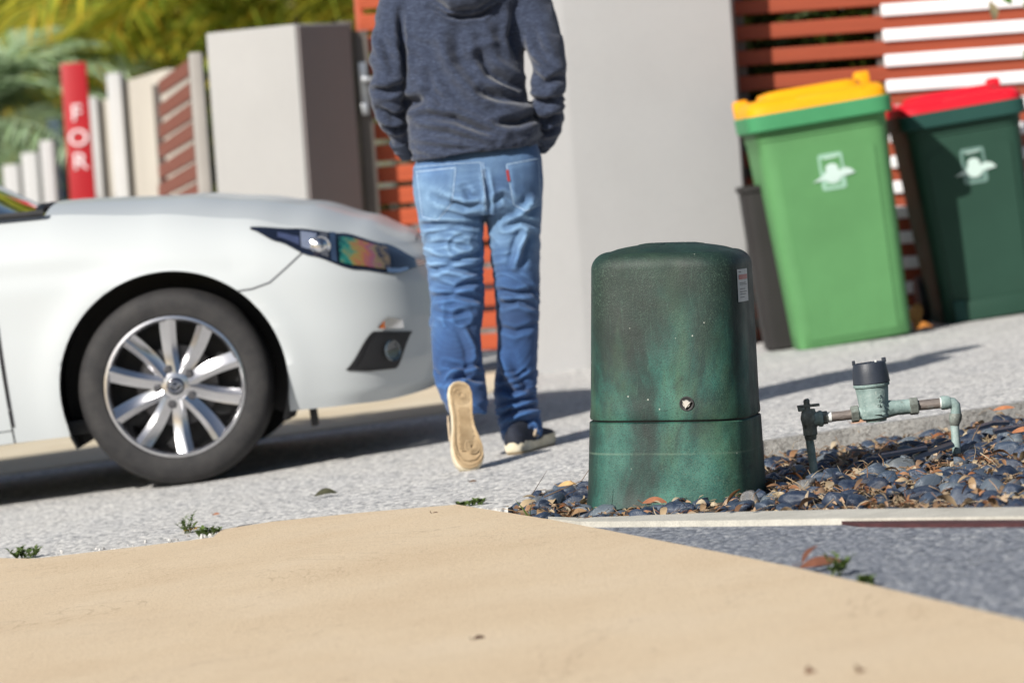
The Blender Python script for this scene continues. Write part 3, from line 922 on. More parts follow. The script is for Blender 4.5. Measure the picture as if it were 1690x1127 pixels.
# body (continuous)
hc = pp_(762, -150, .05)
bparts = [loft([ringh(-78, 738, 788, .055), ringh(-50, 690, 832, .07), ringh(0, 672, 850, .10), ringh(90, 685, 845, .10), ringh(180, 700, 850, .09), ringh(260, 705, 868, .10), ringh(330, 705, 872, .10)]),
          ptube([(763, -40, .0, 26), (762, -90, .02, 27), (762, -120, .04, 28)]),
          ell(hc, .077, .095, .115), ell(hc + Vector((0, .06, -.05)), .058, .06, .07), ell(hc + Vector((0, .10, -.015)), .012, .022, .022),
          ell(hc + Vector((.079, .01, -.012)), .012, .022, .032), ell(hc + Vector((-.079, .01, -.012)), .012, .022, .032),
          ptube([(668, 0, 0, 24), (647, 60, -.02, 18), (640, 120, -.045, 15), (645, 175, 0, 13), (664, 235, .08, 12), (700, 266, .10, 12)]),
          ptube([(868, 0, 0, 24), (892, 60, -.02, 18), (904, 115, -.05, 15), (905, 170, -.015, 13), (896, 232, .08, 12), (866, 264, .10, 12)]),
          ptube([(742, 320, 0, 46), (750, 420, -.03, 40), (752, 500, -.06, 32), (752, 580, -.11, 27), (764, 660, -.17, 20)]),
          ptube([(848, 320, 0, 46), (850, 420, 0, 40), (854, 500, 0, 32), (853, 600, 0, 27), (858, 710, 0, 20)])]
for sx, hx, hy in ((1, 712, 272), (-1, 856, 268)):       # hands inside the front pockets, slightly curled
    h0 = pp_(hx, hy, .085)
    bparts.append(ell(h0 + Vector((sx * .01, .02, -.045)), .040, .018, .050))
    for k, (ox, ln) in enumerate(((-.030, .062), (-.010, .074), (.010, .070), (.028, .055))):
        b0 = h0 + Vector((sx * .01 + ox, .02, -.08))
        bparts.append(tube([b0, b0 + Vector((0, -.004, -ln * .45)), b0 + Vector((0, -.018, -ln * .8)), b0 + Vector((0, -.03, -ln))], [.0095, .009, .0085, .006], 8))
    b0 = h0 + Vector((sx * .045, .02, -.03))
    bparts.append(tube([h0 + Vector((sx * .02, .02, -.03)), b0, b0 + Vector((sx * .012, -.006, -.03)), b0 + Vector((sx * .006, -.012, -.05))], [.012, .011, .010, .007], 8))
bme = remesh('body', join(*bparts), .007, 4)
bme.materials.append(M['skin'])
link('body', bme, man)
hg = ell(hc + Vector((0, -.012, .022)), .086, .100, .112)
hm = remesh('hair', ([Vector((p.x, p.y, p.z)) if not (p.y > hc.y + .055 and p.z < hc.z + .05) else Vector((p.x * .9 + hc.x * .1, hc.y + .045, p.z)) for p in hg[0]], hg[1]), .008, 2)
hm.materials.append(M['hair']); link('hair', hm, man)

def fold_apply(me, folds, wr=None):
    """folds: polylines in photo pixels with (amp mm, half width px); only the camera facing side"""
    nv = len(me.vertices)
    co = np.empty(nv * 3); me.vertices.foreach_get('co', co); co = co.reshape(-1, 3)
    no = np.empty(nv * 3); me.vertex_normals.foreach_get('vector', no); no = no.reshape(-1, 3)
    loc = np.array(man.location); wc = co + loc
    rel = wc - np.array(CAMP)
    fw, rr_, uu = np.array(_fwd), np.array(_r), np.array(_u)
    dz = rel @ fw
    px = W_ / 2 + FPX * (rel @ rr_) / dz; py = H_ / 2 - FPX * (rel @ uu) / dz
    disp = np.zeros(nv)
    face = np.clip(-no[:, 1] * 2.0 + .15, 0, 1)
    for pts, amp, w in folds:
        best = np.full(nv, 1e9); tt = np.zeros(nv)
        N = len(pts) - 1
        for i, (a, b) in enumerate(zip(pts[:-1], pts[1:])):
            d = np.array(b, float) - np.array(a, float); l2 = d @ d
            t = np.clip(((px - a[0]) * d[0] + (py - a[1]) * d[1]) / l2, 0, 1)
            dd = np.hypot(px - a[0] - t * d[0], py - a[1] - t * d[1])
            m = dd < best; best[m] = dd[m]; tt[m] = (i + t[m]) / N
        env = np.sin(np.pi * np.clip(tt, .04, .96)) ** .5
        disp += face * env * amp * .0024 * (np.exp(-(best / (w * .85)) ** 2) - .45 * np.exp(-((best - 1.9 * w) / (.9 * w)) ** 2))
    if wr is not None:
        disp += np.array([wr(Vector(c_), px[i], py[i]) for i, c_ in enumerate(co)])
    co = co + no * disp[:, None]
    me.vertices.foreach_set('co', co.ravel()); me.update()

# ---- jeans
pelv = loft([ring_lr(262, 690, 236, 886, .115), ring_lr(278, 681, 258, 894, .135), ring_lr(310, 681, 296, 897, .150), ring_lr(338, 685, 326, 896, .150), ring_lr(358, 694, 350, 892, .125)])
Lrows = [(325, 684, 792, .125, 0), (360, 690, 799, .118, -.005), (400, 699, 798, .105, -.02), (450, 706, 797, .095, -.04), (500, 711, 798, .088, -.06), (550, 711, 793, .084, -.09), (600, 714, 797, .082, -.125), (632, 721, 800, .082, -.15), (662, 732, 803, .080, -.165), (683, 742, 803, .078, -.17)]
Rrows = [(325, 802, 896, .120, 0), (360, 803, 894, .112, 0), (400, 807, 892, .102, 0), (450, 814, 891, .094, 0), (500, 819, 890, .088, .005), (550, 821, 889, .085, .005), (600, 819, 887, .083, .005), (650, 817, 884, .080, .0), (690, 821, 892, .083, 0), (714, 828, 895, .085, 0), (735, 833, 889, .083, 0)]
jg = join(pelv, loft([ringh(*r) for r in Lrows]), loft([ringh(*r) for r in Rrows]))
jme = remesh('jeans', jg, .0046, 6)
jfolds = [([(715, 324), (735, 333), (766, 341), (797, 338)], -7, 5), ([(690, 372), (735, 371), (785, 374)], -7, 5), ([(712, 385), (750, 378), (784, 387)], -4, 4),
          ([(705, 425), (745, 432), (790, 418)], -7, 5), ([(708, 447), (740, 440), (792, 452)], -7, 5), ([(712, 468), (750, 476), (795, 462)], -8, 5),
          ([(714, 492), (748, 486), (796, 496)], -7, 5), ([(716, 515), (745, 520), (780, 512)], -5, 5), ([(706, 405), (740, 401), (770, 408)], -5, 4),
          ([(765, 540), (780, 575), (782, 618)], 6, 6), ([(733, 630), (765, 618), (800, 628)], -8, 5), ([(735, 600), (765, 608), (795, 598)], -5, 5),
          ([(860, 352), (873, 340), (880, 330)], 7, 6), ([(850, 440), (858, 410), (868, 382)], 9, 6), ([(835, 375), (860, 365), (892, 372)], -6, 5),
          ([(822, 480), (850, 486), (888, 478)], -7, 5), ([(822, 505), (855, 497), (889, 508)], -6, 5), ([(822, 540), (850, 548), (884, 538)], -4, 5),
          ([(826, 585), (840, 620), (868, 655)], 8, 8), ([(830, 683), (855, 676), (888, 668)], -10, 5), ([(822, 668), (850, 662), (880, 655)], -7, 5),
          ([(834, 706), (860, 698), (890, 690)], -8, 5), ([(826, 640), (850, 648), (872, 640)], -5, 5),
          ([(800, 285), (806, 320), (806, 352)], -6, 4), ([(812, 335), (830, 325), (848, 335)], -5, 6), ([(765, 310), (775, 325), (790, 328)], -4, 6)]
def jw(c, px, py):
    z = c.z
    if py < 275: return 0.0
    k = .16
    if 385 < py < 540: k = 1.0 if px < 800 else .65
    if py > 610: k = 1.15
    q = noise.noise(Vector((c.x * 7 + 3.1 + z * 3, c.y * 7, z * 30 + 5 * noise.noise(c * 6))))
    q2 = noise.noise(Vector((c.x * 16, c.y * 16, z * 44 + 9)))
    return k * (.0092 * (1 - 2 * abs(q)) - .005 + .0035 * q2)
fold_apply(jme, jfolds, jw)
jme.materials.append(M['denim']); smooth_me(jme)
jeans = link('jeans', jme, man)
jb = BVHTree.FromPolygons([tuple(v.co) for v in jme.vertices], [tuple(p.vertices) for p in jme.polygons])
def on_jeans(px, py, off=.002):
    o = MI @ CAMP; d = ray(px, py).normalized()
    h = jb.ray_cast(o, d)
    return (h[0] - d * off) if h[0] is not None else pp_(px, py, -.12)
def stitch(pts, r=.0011, name='stitching', mat='thread', step=4.0):
    P = []
    for a, b in zip(pts[:-1], pts[1:]):
        k = max(2, int(math.hypot(b[0] - a[0], b[1] - a[1]) / step))
        for i in range(k): P.append(on_jeans(a[0] + (b[0] - a[0]) * i / k, a[1] + (b[1] - a[1]) * i / k, .0008))
    P.append(on_jeans(*pts[-1], .0008))
    part(name, tube(P, r, 5), M[mat], jeans)
def pocket(corners):
    """corners: tl, tr, br, tip, bl in photo pixels"""
    tl, tr_, br, tip, bl = corners
    V, F = [], []; nu, nv = 14, 14
    for i in range(nu + 1):
        u = i / nu
        top = (tl[0] + (tr_[0] - tl[0]) * u, tl[1] + (tr_[1] - tl[1]) * u)
        bot = (bl[0] + (tip[0] - bl[0]) * u * 2, bl[1] + (tip[1] - bl[1]) * u * 2) if u < .5 else (tip[0] + (br[0] - tip[0]) * (u * 2 - 1), tip[1] + (br[1] - tip[1]) * (u * 2 - 1))
        for j in range(nv + 1):
            t = j / nv
            e = min(u, 1 - u, t, 1 - t)
            V.append(on_jeans(bot[0] + (top[0] - bot[0]) * t, bot[1] + (top[1] - bot[1]) * t, .0005 if e == 0 else .0040))
    for i in range(nu):
        for j in range(nv): F.append((i * (nv + 1) + j, i * (nv + 1) + j + 1, (i + 1) * (nv + 1) + j + 1, (i + 1) * (nv + 1) + j))
    part('back_pocket', (V, F), M['denim'], jeans, 60)
    stitch([tl, bl, tip, br, tr_], .0013); stitch([tl, tr_], .0018)
    ins = lambda a, b, k: (a[0] + (b[0] - a[0]) * k, a[1] + (b[1] - a[1]) * k)
    stitch([ins(tl, bl, .09), ins(tr_, br, .09)], .0012)
pocket([(687, 284), (752, 277), (746, 336), (722, 364), (697, 358)])
pocket([(836, 272), (889, 262), (892, 338), (868, 348), (848, 338)])
stitch([(793, 268), (798, 300), (803, 350)], .0012); stitch([(797, 268), (802, 300), (806, 345)], .0010)
stitch([(684, 276), (740, 271), (794, 268)], .0010)
stitch([(838, 722), (860, 716), (884, 708)], .0010)
part('pocket_tab', prism([on_jeans(835, 281, .006), on_jeans(839, 280, .006), on_jeans(842, 299, .006), on_jeans(838, 300, .006)], (0, .002, 0)), M['red_tab'], jeans)

# ---- hoodie
tors = loft([ringh(-82, 738, 788, .062), ringh(-62, 705, 820, .085), ringh(-38, 662, 862, .105), ringh(0, 654, 868, .125), ringh(50, 655, 866, .135), ringh(100, 660, 863, .135), ringh(150, 668, 866, .14), ringh(185, 674, 876, .15), ring_lr(225, 676, 212, 891, .158), ring_lr(252, 676, 232, 892, .160), ring_lr(266, 680, 240, 890, .155)])
armL = ptube([(690, -42, .0, 30), (668, -10, 0, 38), (651, 40, -.02, 33), (642, 90, -.04, 31), (638, 135, -.05, 28), (641, 170, -.02, 26), (651, 205, .03, 24), (663, 232, .07, 21), (672, 247, .09, 17)])
armR = ptube([(838, -42, .0, 30), (866, -10, 0, 38), (886, 35, -.02, 33), (899, 80, -.04, 30), (905, 115, -.055, 27), (904, 150, -.035, 26), (906, 185, .0, 24), (904, 208, .04, 22), (897, 228, .075, 18), (892, 238, .09, 15)])
hood = tube([pp_(700, -52, -.02), pp_(722, -22, -.105), pp_(750, -8, -.135), pp_(780, -8, -.135), pp_(808, -24, -.105), pp_(828, -54, -.02)], [.03, .042, .048, .048, .042, .03], 16)
hood2 = tube([pp_(706, -70, .03), pp_(730, -48, -.07), pp_(764, -40, -.095), pp_(798, -50, -.07), pp_(820, -72, .03)], [.03, .05, .055, .05, .03], 16)
hgeo = join(tors, armL, armR, hood, hood2)
hme = remesh('hoodie', hgeo, .0068, 5)
hfolds = [([(793, 94), (810, 118), (840, 138), (866, 152)], -15, 9), ([(793, 152), (828, 160), (872, 168)], -13, 8), ([(698, 190), (750, 197), (793, 215), (822, 224)], -12, 7),
          ([(820, 204), (860, 201), (884, 190)], -12, 7), ([(668, 172), (682, 170), (700, 163)], -12, 9), ([(725, 60), (745, 110), (770, 145), (800, 170)], 8, 12), ([(705, 120), (712, 150), (735, 175)], -6, 8),
          ([(690, 215), (740, 222), (800, 238), (850, 236)], -6, 7), ([(685, 240), (740, 246), (820, 246)], -5, 5), ([(850, 10), (846, 60), (852, 95)], -7, 7),
          ([(618, 148), (640, 150), (662, 140)], -9, 6), ([(625, 180), (648, 192), (672, 186)], -10, 6), ([(640, 210), (655, 214), (672, 206)], -8, 5), ([(630, 60), (640, 90), (650, 120)], -5, 7),
          ([(875, 120), (900, 138), (926, 128)], -8, 6), ([(880, 165), (900, 172), (924, 160)], -9, 6), ([(884, 195), (905, 200), (925, 190)], -9, 5), ([(890, 215), (905, 216), (918, 210)], -7, 4), ([(880, 50), (890, 80), (910, 105)], -6, 7),
          ([(660, 20), (664, 70), (668, 130)], -8, 6), ([(760, 30), (752, 80), (760, 120)], -4, 12), ([(800, 40), (815, 80)], 5, 10),
          ([(708, 10), (735, 26), (765, 30), (795, 26), (822, 8)], -9, 4)]
def hw_(c, px, py):
    z = c.z
    q = noise.noise(Vector((c.x * 5 + z * 2, c.y * 5, z * 13 + 3 * noise.noise(c * 4))))
    arm = 1.5 if (px < 660 or px > 872) else 1.0
    low = 1.0 if py > 60 else .5
    q2 = noise.noise(c * 30)
    hem = -.006 if (ip(px, [(676, 257), (780, 256), (850, 247), (892, 234)]) - 8 < py < ip(px, [(676, 257), (780, 256), (850, 247), (892, 234)]) + 2 and 676 < px < 892) else 0.0
    return arm * low * (.011 * (1 - 2 * abs(q)) - .0055) + .0008 * q2 + hem
fold_apply(hme, hfolds, hw_)
hme.materials.append(M['hoodie']); smooth_me(hme)
hoodie = link('hoodie', hme, man)
for rows in ([(662, 230, .068, 22.0), (670, 245, .088, 20), (676, 253, .10, 18)], [(899, 226, .072, 19.5), (894, 236, .088, 18), (890, 243, .10, 16)]):
    part('cuff', ptube(rows), M['rib'], hoodie)

# ---- shoes
SOLE = [(0.0, .000), (.004, .018), (.015, .030), (.035, .036), (.07, .036), (.11, .034), (.15, .037), (.19, .044), (.22, .047), (.25, .044), (.27, .036), (.285, .022), (.290, .0)]
SOLEB = [(0.0, .000), (.004, .018), (.015, .030), (.035, .036), (.07, .034), (.11, .029), (.15, .031), (.19, .042), (.22, .050), (.25, .050), (.27, .042), (.285, .026), (.290, .0)]
def outline(k=1.0, side=1):
    a = [Vector((.145 + (x - .145) * k, y * k * side, 0)) for x, y in SOLE]
    b = [Vector((.145 + (x - .145) * k, -y * k * side, 0)) for x, y in reversed(SOLEB[1:-1])]
    return a + b
def shoe(side, Mx, flip_name):
    """x along the foot (heel 0, toe .29), z up from the tread"""
    root = new_empty('shoe'); root.parent = man; root.matrix_local = Mx
    r_ = []
    for z, k in ((0, .955), (.004, .99), (.012, 1.0), (.026, 1.0), (.032, .985)):
        r_.append([p + Vector((0, 0, z + .010 * max(0, (p.x - .2) / .09) ** 2 * (1 if z < .02 else .8))) for p in outline(k, side)])
    part('midsole', loft(r_), M['sole_wall'], root, 50)
    # gum outsole with raised rims, heel disc, ball disc and studs
    z0 = -.001
    out = [loft([[p + Vector((0, 0, z0 + .010 * max(0, (p.x - .2) / .09) ** 2)) for p in outline(.965, side)], [p + Vector((0, 0, z0 - .003 + .010 * max(0, (p.x - .2) / .09) ** 2)) for p in outline(.95, side)]])]
    o1 = part('outsole', out[0], M['gum'], root, 50)
    def lift(x): return .010 * max(0, (x - .2) / .09) ** 2
    def ringx(cx, cy, r, rr2=.0016, k=28): return tube([(cx + r * math.cos(2 * math.pi * i / k), cy + r * math.sin(2 * math.pi * i / k), z0 - .004 + lift(cx)) for i in range(k + 1)], rr2, 6)
    rims = []
    for k in (.90, .80):
        pts = [p + Vector((0, 0, z0 - .004 + lift(p.x))) for p in outline(k, side)]
        rims.append(tube(pts + [pts[0]], .0018, 6))
    rg_ = []
    for r in (.008, .013, .020, .027): rg_.append(ringx(.052, 0, r, .0020 if r < .014 else .0014))
    for r in (.008, .014, .021): rg_.append(ringx(.218, -.014 * side, r, .0022))
    for k in range(7): rg_.append(tube([(.018 + k * .0028, -.022 + .001 * k, z0 - .0035), (.016 + k * .0028, 0, z0 - .0035), (.018 + k * .0028, .022 - .001 * k, z0 - .0035)], .0009, 5))
    part('tread_ring', join(*rims, *rg_), M['gum'], root, 50)
    st = []
    for i in range(19):
        for j in range(6):
            x = .092 + i * .0075; y = -.020 + j * .0078 + (.0039 if i % 2 else 0)
            if math.hypot(x - .218, y + .014 * side) < .025 or abs(y) > (.017 + .10 * max(0, x - .13)): continue
            if x > .255: continue
            st.append(tr(xf(lathe([(.0033, 0), (.0026, -.0026), (.0001, -.0028)], 6), Matrix.Identity(4)), x, y, z0 - .003 + lift(x)))
    part('tread_stud', join(*st), M['gum'], root, 50)['kind'] = 'stuff'
    up = []
    for x, w, zt, zb in ((.004, .020, .070, .03), (.02, .033, .082, .03), (.05, .036, .088, .03), (.09, .036, .090, .03), (.13, .037, .086, .03), (.17, .040, .074, .03), (.20, .043, .062, .032), (.235, .043, .054, .034), (.262, .036, .048, .036), (.28, .022, .044, .039)):
        rng = []
        for i in range(20):
            t = 2 * math.pi * i / 20
            y = w * math.copysign(abs(math.cos(t)) ** .8, math.cos(t)); s_ = math.sin(t)
            z = zb - .006 if s_ < 0 else zb + (zt - zb) * s_ ** .75
            rng.append(Vector((x, y * (1 - .35 * max(0, s_)), z)))
        up.append(rng)
    part('upper', loft(up), M['shoe'], root, 60)
    stripe = []
    for sg in (-1, 1):
        pts = [Vector((.10, sg * .0372, .040)), Vector((.125, sg * .036, .058)), Vector((.15, sg * .0335, .069))]
        stripe.append(tube(pts, .0045, 6))
        stripe.append(tube([p + Vector((.022, sg * .0012, -.004)) for p in pts], .0045, 6))
    part('side_stripe', join(*stripe), M['tan_stripe'], root, 60)
    lc = []
    for k in range(5): lc.append(tube([(.135 + k * .014, -.018, .0845 - k * .006), (.138 + k * .014, 0, .0915 - k * .006), (.135 + k * .014, .018, .0845 - k * .006)], .0028, 6))
    part('lace', join(*lc), M['tan_stripe'], root, 60)
    return root
# planted right shoe: heel near, toe to the right and away
h0 = MI @ gnd(846, 751); h0.z += .006
fd = Vector((.40, .91, T * .4)).normalized()
upv = Vector((-math.sin(SLOPE), 0, math.cos(SLOPE))); yv = upv.cross(fd).normalized(); upv = fd.cross(yv)
Mx = Matrix((fd, yv, upv)).transposed().to_4x4(); Mx.translation = h0
shoe(-1, Mx, 'r')
# trailing left shoe: toe on the ground, sole turned to the camera
toe = MI @ gnd(776, 777); toe.z += .004
heel = MI @ at(759, 640, gnd(776, 777).y + .105)
fd = (toe - heel).normalized()
nrm = Vector((0, 1, 0)); nrm = (nrm - fd * nrm.dot(fd)).normalized()    # up of shoe points away from camera
nrm = (Matrix.Rotation(R(-14), 3, fd) @ nrm)
yv = nrm.cross(fd).normalized()
Mx = Matrix((fd, yv, nrm)).transposed().to_4x4()
ln = (toe - heel).length
Mx.translation = toe - fd * .290
shoe(1, Mx, 'l')

# ================================================================== GREEN SERVICE PILLAR
n = NT('weathered_green')
sep = n.n('ShaderNodeSeparateXYZ'); n.L(n.co, sep.inputs[0])
base = n.ramp(n.noise(4.2, 6, .62, n.map((1, 1, .55)), .4), [(.38, (.003, .013, .011)), (.47, (.006, .034, .028)), (.55, (.014, .085, .068)), (.64, (.045, .17, .13))])
olive = n.ramp(n.noise(5.5, 5, .6, n.map((1.3, 1.3, .5)), .3), [(.52, 0.), (.66, .6)])
c = n.mix(olive, base, (.050, .105, .055))
topd = n.ramp(n.math('ADD', sep.outputs[2], n.math('MULTIPLY', n.noise(5, 4), .22)), [(.46, 0.), (.68, .72)])
c = n.mix(topd, c, (.009, .022, .016))
stn = n.ramp(n.noise(7, 5, .6, n.map((1, 1, .7)), .6), [(.60, 0.), (.72, .75)])
c = n.mix(stn, c, (.006, .014, .013))
spk = n.ramp(n.noise(330, 2, .6), [(.52, 0.), (.66, .75)])
spk = n.math('MULTIPLY', spk, n.ramp(n.noise(3.5, 4), [(.42, .0), (.62, .7)]))
c = n.mix(spk, c, (.10, .17, .12))
c = n.mix(n.ramp(n.noise(330, 2, .6, n.map((1, 1, 1), (.5, .3, 0))), [(.35, .6), (.48, 0.)]), c, (.003, .014, .011))
dust = n.ramp(n.vor(30), [(0., 1.), (.055, .8), (.07, 0.)])
c = n.mix(n.math('MULTIPLY', dust, n.ramp(n.noise(14, 2), [(.52, 0.), (.56, .8)])), c, (.45, .47, .42))
scr = n.ramp(n.noise(6, 3, .5, n.map((9, 9, .6), (0, R(24), 0)), 1.0), [(.490, 0.), (.497, .6), (.504, 0.)])
c = n.mix(n.math('MULTIPLY', scr, .3), c, (.10, .2, .15))
lz = n.math('ABSOLUTE', n.math('SUBTRACT', n.math('ADD', sep.outputs[2], n.math('MULTIPLY', n.noise(3, 2), .006)), .152))
c = n.mix(n.math('MULTIPLY', n.ramp(lz, [(.0005, .28), (.0014, 0.)]), n.ramp(n.noise(9, 3), [(.35, 0.), (.6, 1.)])), c, (.22, .30, .22))
n.col(c).rough(n.ramp(n.noise(12, 4), [(.3, .52), (.7, .7)])).bump(n.math('ADD', n.noise(330, 3), n.math('MULTIPLY', n.noise(25, 4), 1.5)), .28, .0025)
M['green'] = n.m
M['bolt'] = simple('bolt_steel', (.62, .60, .56), .4, .2, 60, metal=.7)
M['sticker'] = simple('sticker_white', (.66, .66, .64), .5, .1, 30)
M['print_red'] = simple('print_red', (.55, .16, .15), .5, .2)
M['print_grey'] = simple('print_grey', (.16, .16, .17), .5, .2)

CB = at(1121, 838, 9.74)
CB = Vector((CB.x, 9.80, CB.z))
pil2 = thing('service_pillar', 'weathered dark green plastic service pillar standing in the pebble bed', 'utility pillar', CB, (R(-.5), R(2.4), R(-13)))
SCL = 9.80 / FPX
hw0, hw1, hw2, hw3 = 140 * SCL, 133.5 * SCL, 131.5 * SCL, 125 * SCL
zsp = 148 * SCL; ztop = 436 * SCL
# base with an arched cut at the front left
K = 96
def drop(p):
    """arched lower rim towards the camera"""
    a = math.exp(-((p.x + .07) / .075) ** 2) * (1 if p.y < 0 else .2)
    return .016 * a
def brow(h, z, k=0): return superell(h, h * .98, 4.2, K, z)
rings = [brow(hw0 + .002, -.03), [p + Vector((0, 0, 0)) for p in brow(hw0 + .002, 0)]]
rings = []
r0 = brow(hw0 + .004, 0); rings.append([p + Vector((0, 0, drop(p))) for p in r0])
for i in range(1, 9):
    t = i / 8
    rings.append(brow(hw0 + (hw1 - hw0) * t ** .85, .02 + (zsp - .024) * t))
rings.append(brow(hw1 - .004, zsp - .001)); rings.append(brow(hw1 - .02, zsp - .001))
inner = [[p + Vector((0, 0, .0)) for p in brow(hw0 - .004, 0.004)]]
base_o = part('base', loft(rings, False), M['green'], pil2, 40)
part('base_lining', loft([[p + Vector((0, 0, drop(p))) for p in brow(hw0 - .001, 0)], brow(hw1 - .012, zsp - .01)], False), M['black'], base_o)
part('seam_shadow_gap', loft([brow(hw1 - .010, zsp - .004), brow(hw1 - .010, zsp + .012)]), M['black'], base_o)
lr = [brow(hw2 - .012, zsp + .004), brow(hw2 + .0005, zsp + .0042), brow(hw2 + .002, zsp + .010)]
for i in range(1, 13):
    t = i / 12
    lr.append(brow(hw2 + (hw3 - hw2) * t, zsp + .010 + (ztop - .072 - zsp) * t))
zb_ = zsp + .010 + (ztop - .072 - zsp)
for i in range(1, 11):
    a = R(90) * i / 10
    lr.append(superell(hw3 - .042 * (1 - math.cos(a)), (hw3 - .042 * (1 - math.cos(a))) * .98, 4.2 - .8 * i / 10, K, zb_ + .042 * math.sin(a)))
zz, hh = zb_ + .042, hw3 - .042
for i in range(1, 9):
    t = i / 8
    lr.append(superell(hh * (1 - t * .999), hh * (1 - t * .999) * .98, 3.4 - 1.2 * t, K, zz + (ztop - zz) * (1 - (1 - t) ** 2) ** .8))
lid = part('lid', loft(lr, False), M['green'], pil2, 40)
for k in range(9):                                      # moulded ring of pads on the crown
    a = 2 * math.pi * k / 9 + .1
    r = hh * .46
    o = part('crown_pad', xf(box(0, 0, 0, .030, .046, .016, .005), Matrix.Translation((r * math.cos(a), r * math.sin(a) * .98, ztop - .010)) @ Matrix.Rotation(a, 4, 'Z') @ Matrix.Rotation(R(8), 4, 'Y')), M['green'], lid)
part('crown_rim', tube([(hh * .62 * math.cos(2 * math.pi * k / 40), hh * .62 * math.sin(2 * math.pi * k / 40), ztop - .0205) for k in range(41)], .006, 6), M['green'], lid)
lb = BVHTree.FromPolygons([tuple(v.co) for v in lid.data.vertices], [tuple(p.vertices) for p in lid.data.polygons])
def on_lid(x, z, off, d=Vector((0, 1, 0))):
    h = lb.ray_cast(Vector((x, -1, z)), d); return h[0] + h[1] * (off if h[1].y < 0 else -off)
bp = on_lid((1152 - 1110) * SCL, zsp + 29 * SCL, 0)
part('bolt_recess', xf(loft([[(r * math.cos(2 * math.pi * k / 28), r * math.sin(2 * math.pi * k / 28), z) for k in range(28)] for r, z in ((.0155, -.004), (.0155, .001), (.0185, .0026), (.0165, .0030), (.013, .0012), (.001, .0010))]), Matrix.Translation(bp) @ Matrix.Rotation(R(90), 4, 'X')), M['black'], lid)
part('bolt', xf(loft([[(r * math.cos(2 * math.pi * k / 3 + .35) * (1), r * math.sin(2 * math.pi * k / 3 + .35), z) for k in range(3)] for r, z in ((.0138, .001), (.0138, .008), (.0115, .0095))]), Matrix.Translation(bp) @ Matrix.Rotation(R(90), 4, 'X')), M['bolt'], lid)
part('bolt_washer', xf(lathe([(.0095, .001), (.0095, .0065), (.0088, .0072), (.001, .0072)], 20), Matrix.Translation(bp) @ Matrix.Rotation(R(90), 4, 'X')), M['bolt'], lid)
# label wrapped on the right flank
def lid_az(a, z, off):
    d = Vector((-math.cos(a), -math.sin(a), 0)); o = Vector((math.cos(a), math.sin(a), 0)) * 1.0 + Vector((0, 0, z))
    h = lb.ray_cast(o, d); nn = h[1] if h[1].dot(d) < 0 else -h[1]
    return h[0] + nn * off
def az_patch(a0, a1, z0, z1, off, nu=8):
    V, F = [], []
    for i in range(nu + 1):
        a = a0 + (a1 - a0) * i / nu
        V.append(lid_az(a, z0, off)); V.append(lid_az(a, z1, off))
    for i in range(nu): F.append((i * 2, i * 2 + 1, i * 2 + 3, i * 2 + 2))
    return V, F
za, zb2 = zsp + (688 - 498) * SCL, zsp + (688 - 445) * SCL
st_ = part('sticker', az_patch(R(-33), R(-4), za, zb2, .0015), M['sticker'], lid)
part('sticker_print', az_patch(R(-31), R(-6), zb2 - .026, zb2 - .014, .0022), M['print_red'], st_)
for dz_, a0, a1 in ((.034, -30, -12), (.038, -30, -9), (.049, -30, -16), (.056, -30, -10), (.062, -30, -14), (.070, -30, -20), (.006, -31, -26)):
    part('sticker_print', az_patch(R(a0), R(a1), zb2 - dz_ - .0018, zb2 - dz_, .0022), M['print_grey'], st_)

# ================================================================== WATER METER
n = NT('verdigris')
c = n.ramp(n.noise(22, 6, .65), [(.28, (.08, .115, .11)), (.42, (.18, .255, .245)), (.60, (.28, .37, .355)), (.82, (.48, .54, .52))])
c = n.mix(n.ramp(n.noise(48, 5, .7), [(.62, 0.), (.74, .7)]), c, (.10, .09, .075))
c = n.mix(n.ramp(n.noise(160, 3, .6), [(.58, 0.), (.7, .6)]), c, (.45, .52, .48))
n.col(c).rough(.75).bump(n.noise(120, 5), .4, .002)
M['verdigris'] = n.m
n = NT('old_brass')
c = n.ramp(n.noise(40, 6, .7), [(.3, (.08, .085, .075)), (.55, (.20, .22, .20)), (.75, (.33, .40, .37))])
n.col(c).rough(.6).bump(n.noise(150, 5), .4, .002); n.set(Metallic=.3)
M['brass'] = n.m
n = NT('aged_copper')
c = n.ramp(n.noise(30, 6, .7, n.map((.35, 1, 1))), [(.3, (.11, .095, .088)), (.55, (.26, .22, .20)), (.72, (.36, .44, .42)), (.85, (.34, .34, .33))])
n.col(c).rough(.6).bump(n.noise(150, 5), .4, .002); n.set(Metallic=.3)
M['copper'] = n.m
n = NT('meter_cap')
c = n.ramp(n.noise(10, 6, .65, n.map((1, 1, .4))), [(.3, (.014, .018, .028)), (.7, (.04, .05, .07))])
n.col(c).rough(.5).bump(n.noise(200, 3), .2, .002); M['cap'] = n.m
M['ptape'] = simple('white_tape', (.72, .74, .72), .6, .1, 60)
MY = 9.92
def mp(px, py, dy=0.0): return at(px, py, MY + dy)
m0 = mp(1342, 768)
meter = thing('water_meter', 'copper-green brass water meter with a dark cap on two risers above the pebbles', 'water meter', m0)
MS = MY / FPX
ax = (mp(1555, 663) - mp(1345, 690)).normalized()       # pipe axis
upm = Vector((-ax.z, 0, ax.x)).normalized()
nm = ax.cross(upm)
def mpart(name, geo, mat, parent=None, ang=40): return part(name, geo, M[mat], parent or meter, ang, world=(parent is None))
def ring_pipe(pts, rad, name, mat, n_=18, parent=None): return mpart(name, tube(pts, [r * MS for r in rad] if isinstance(rad, (list, tuple)) else rad * MS, n_), mat)
def along(px, py, l): return mp(px, py)
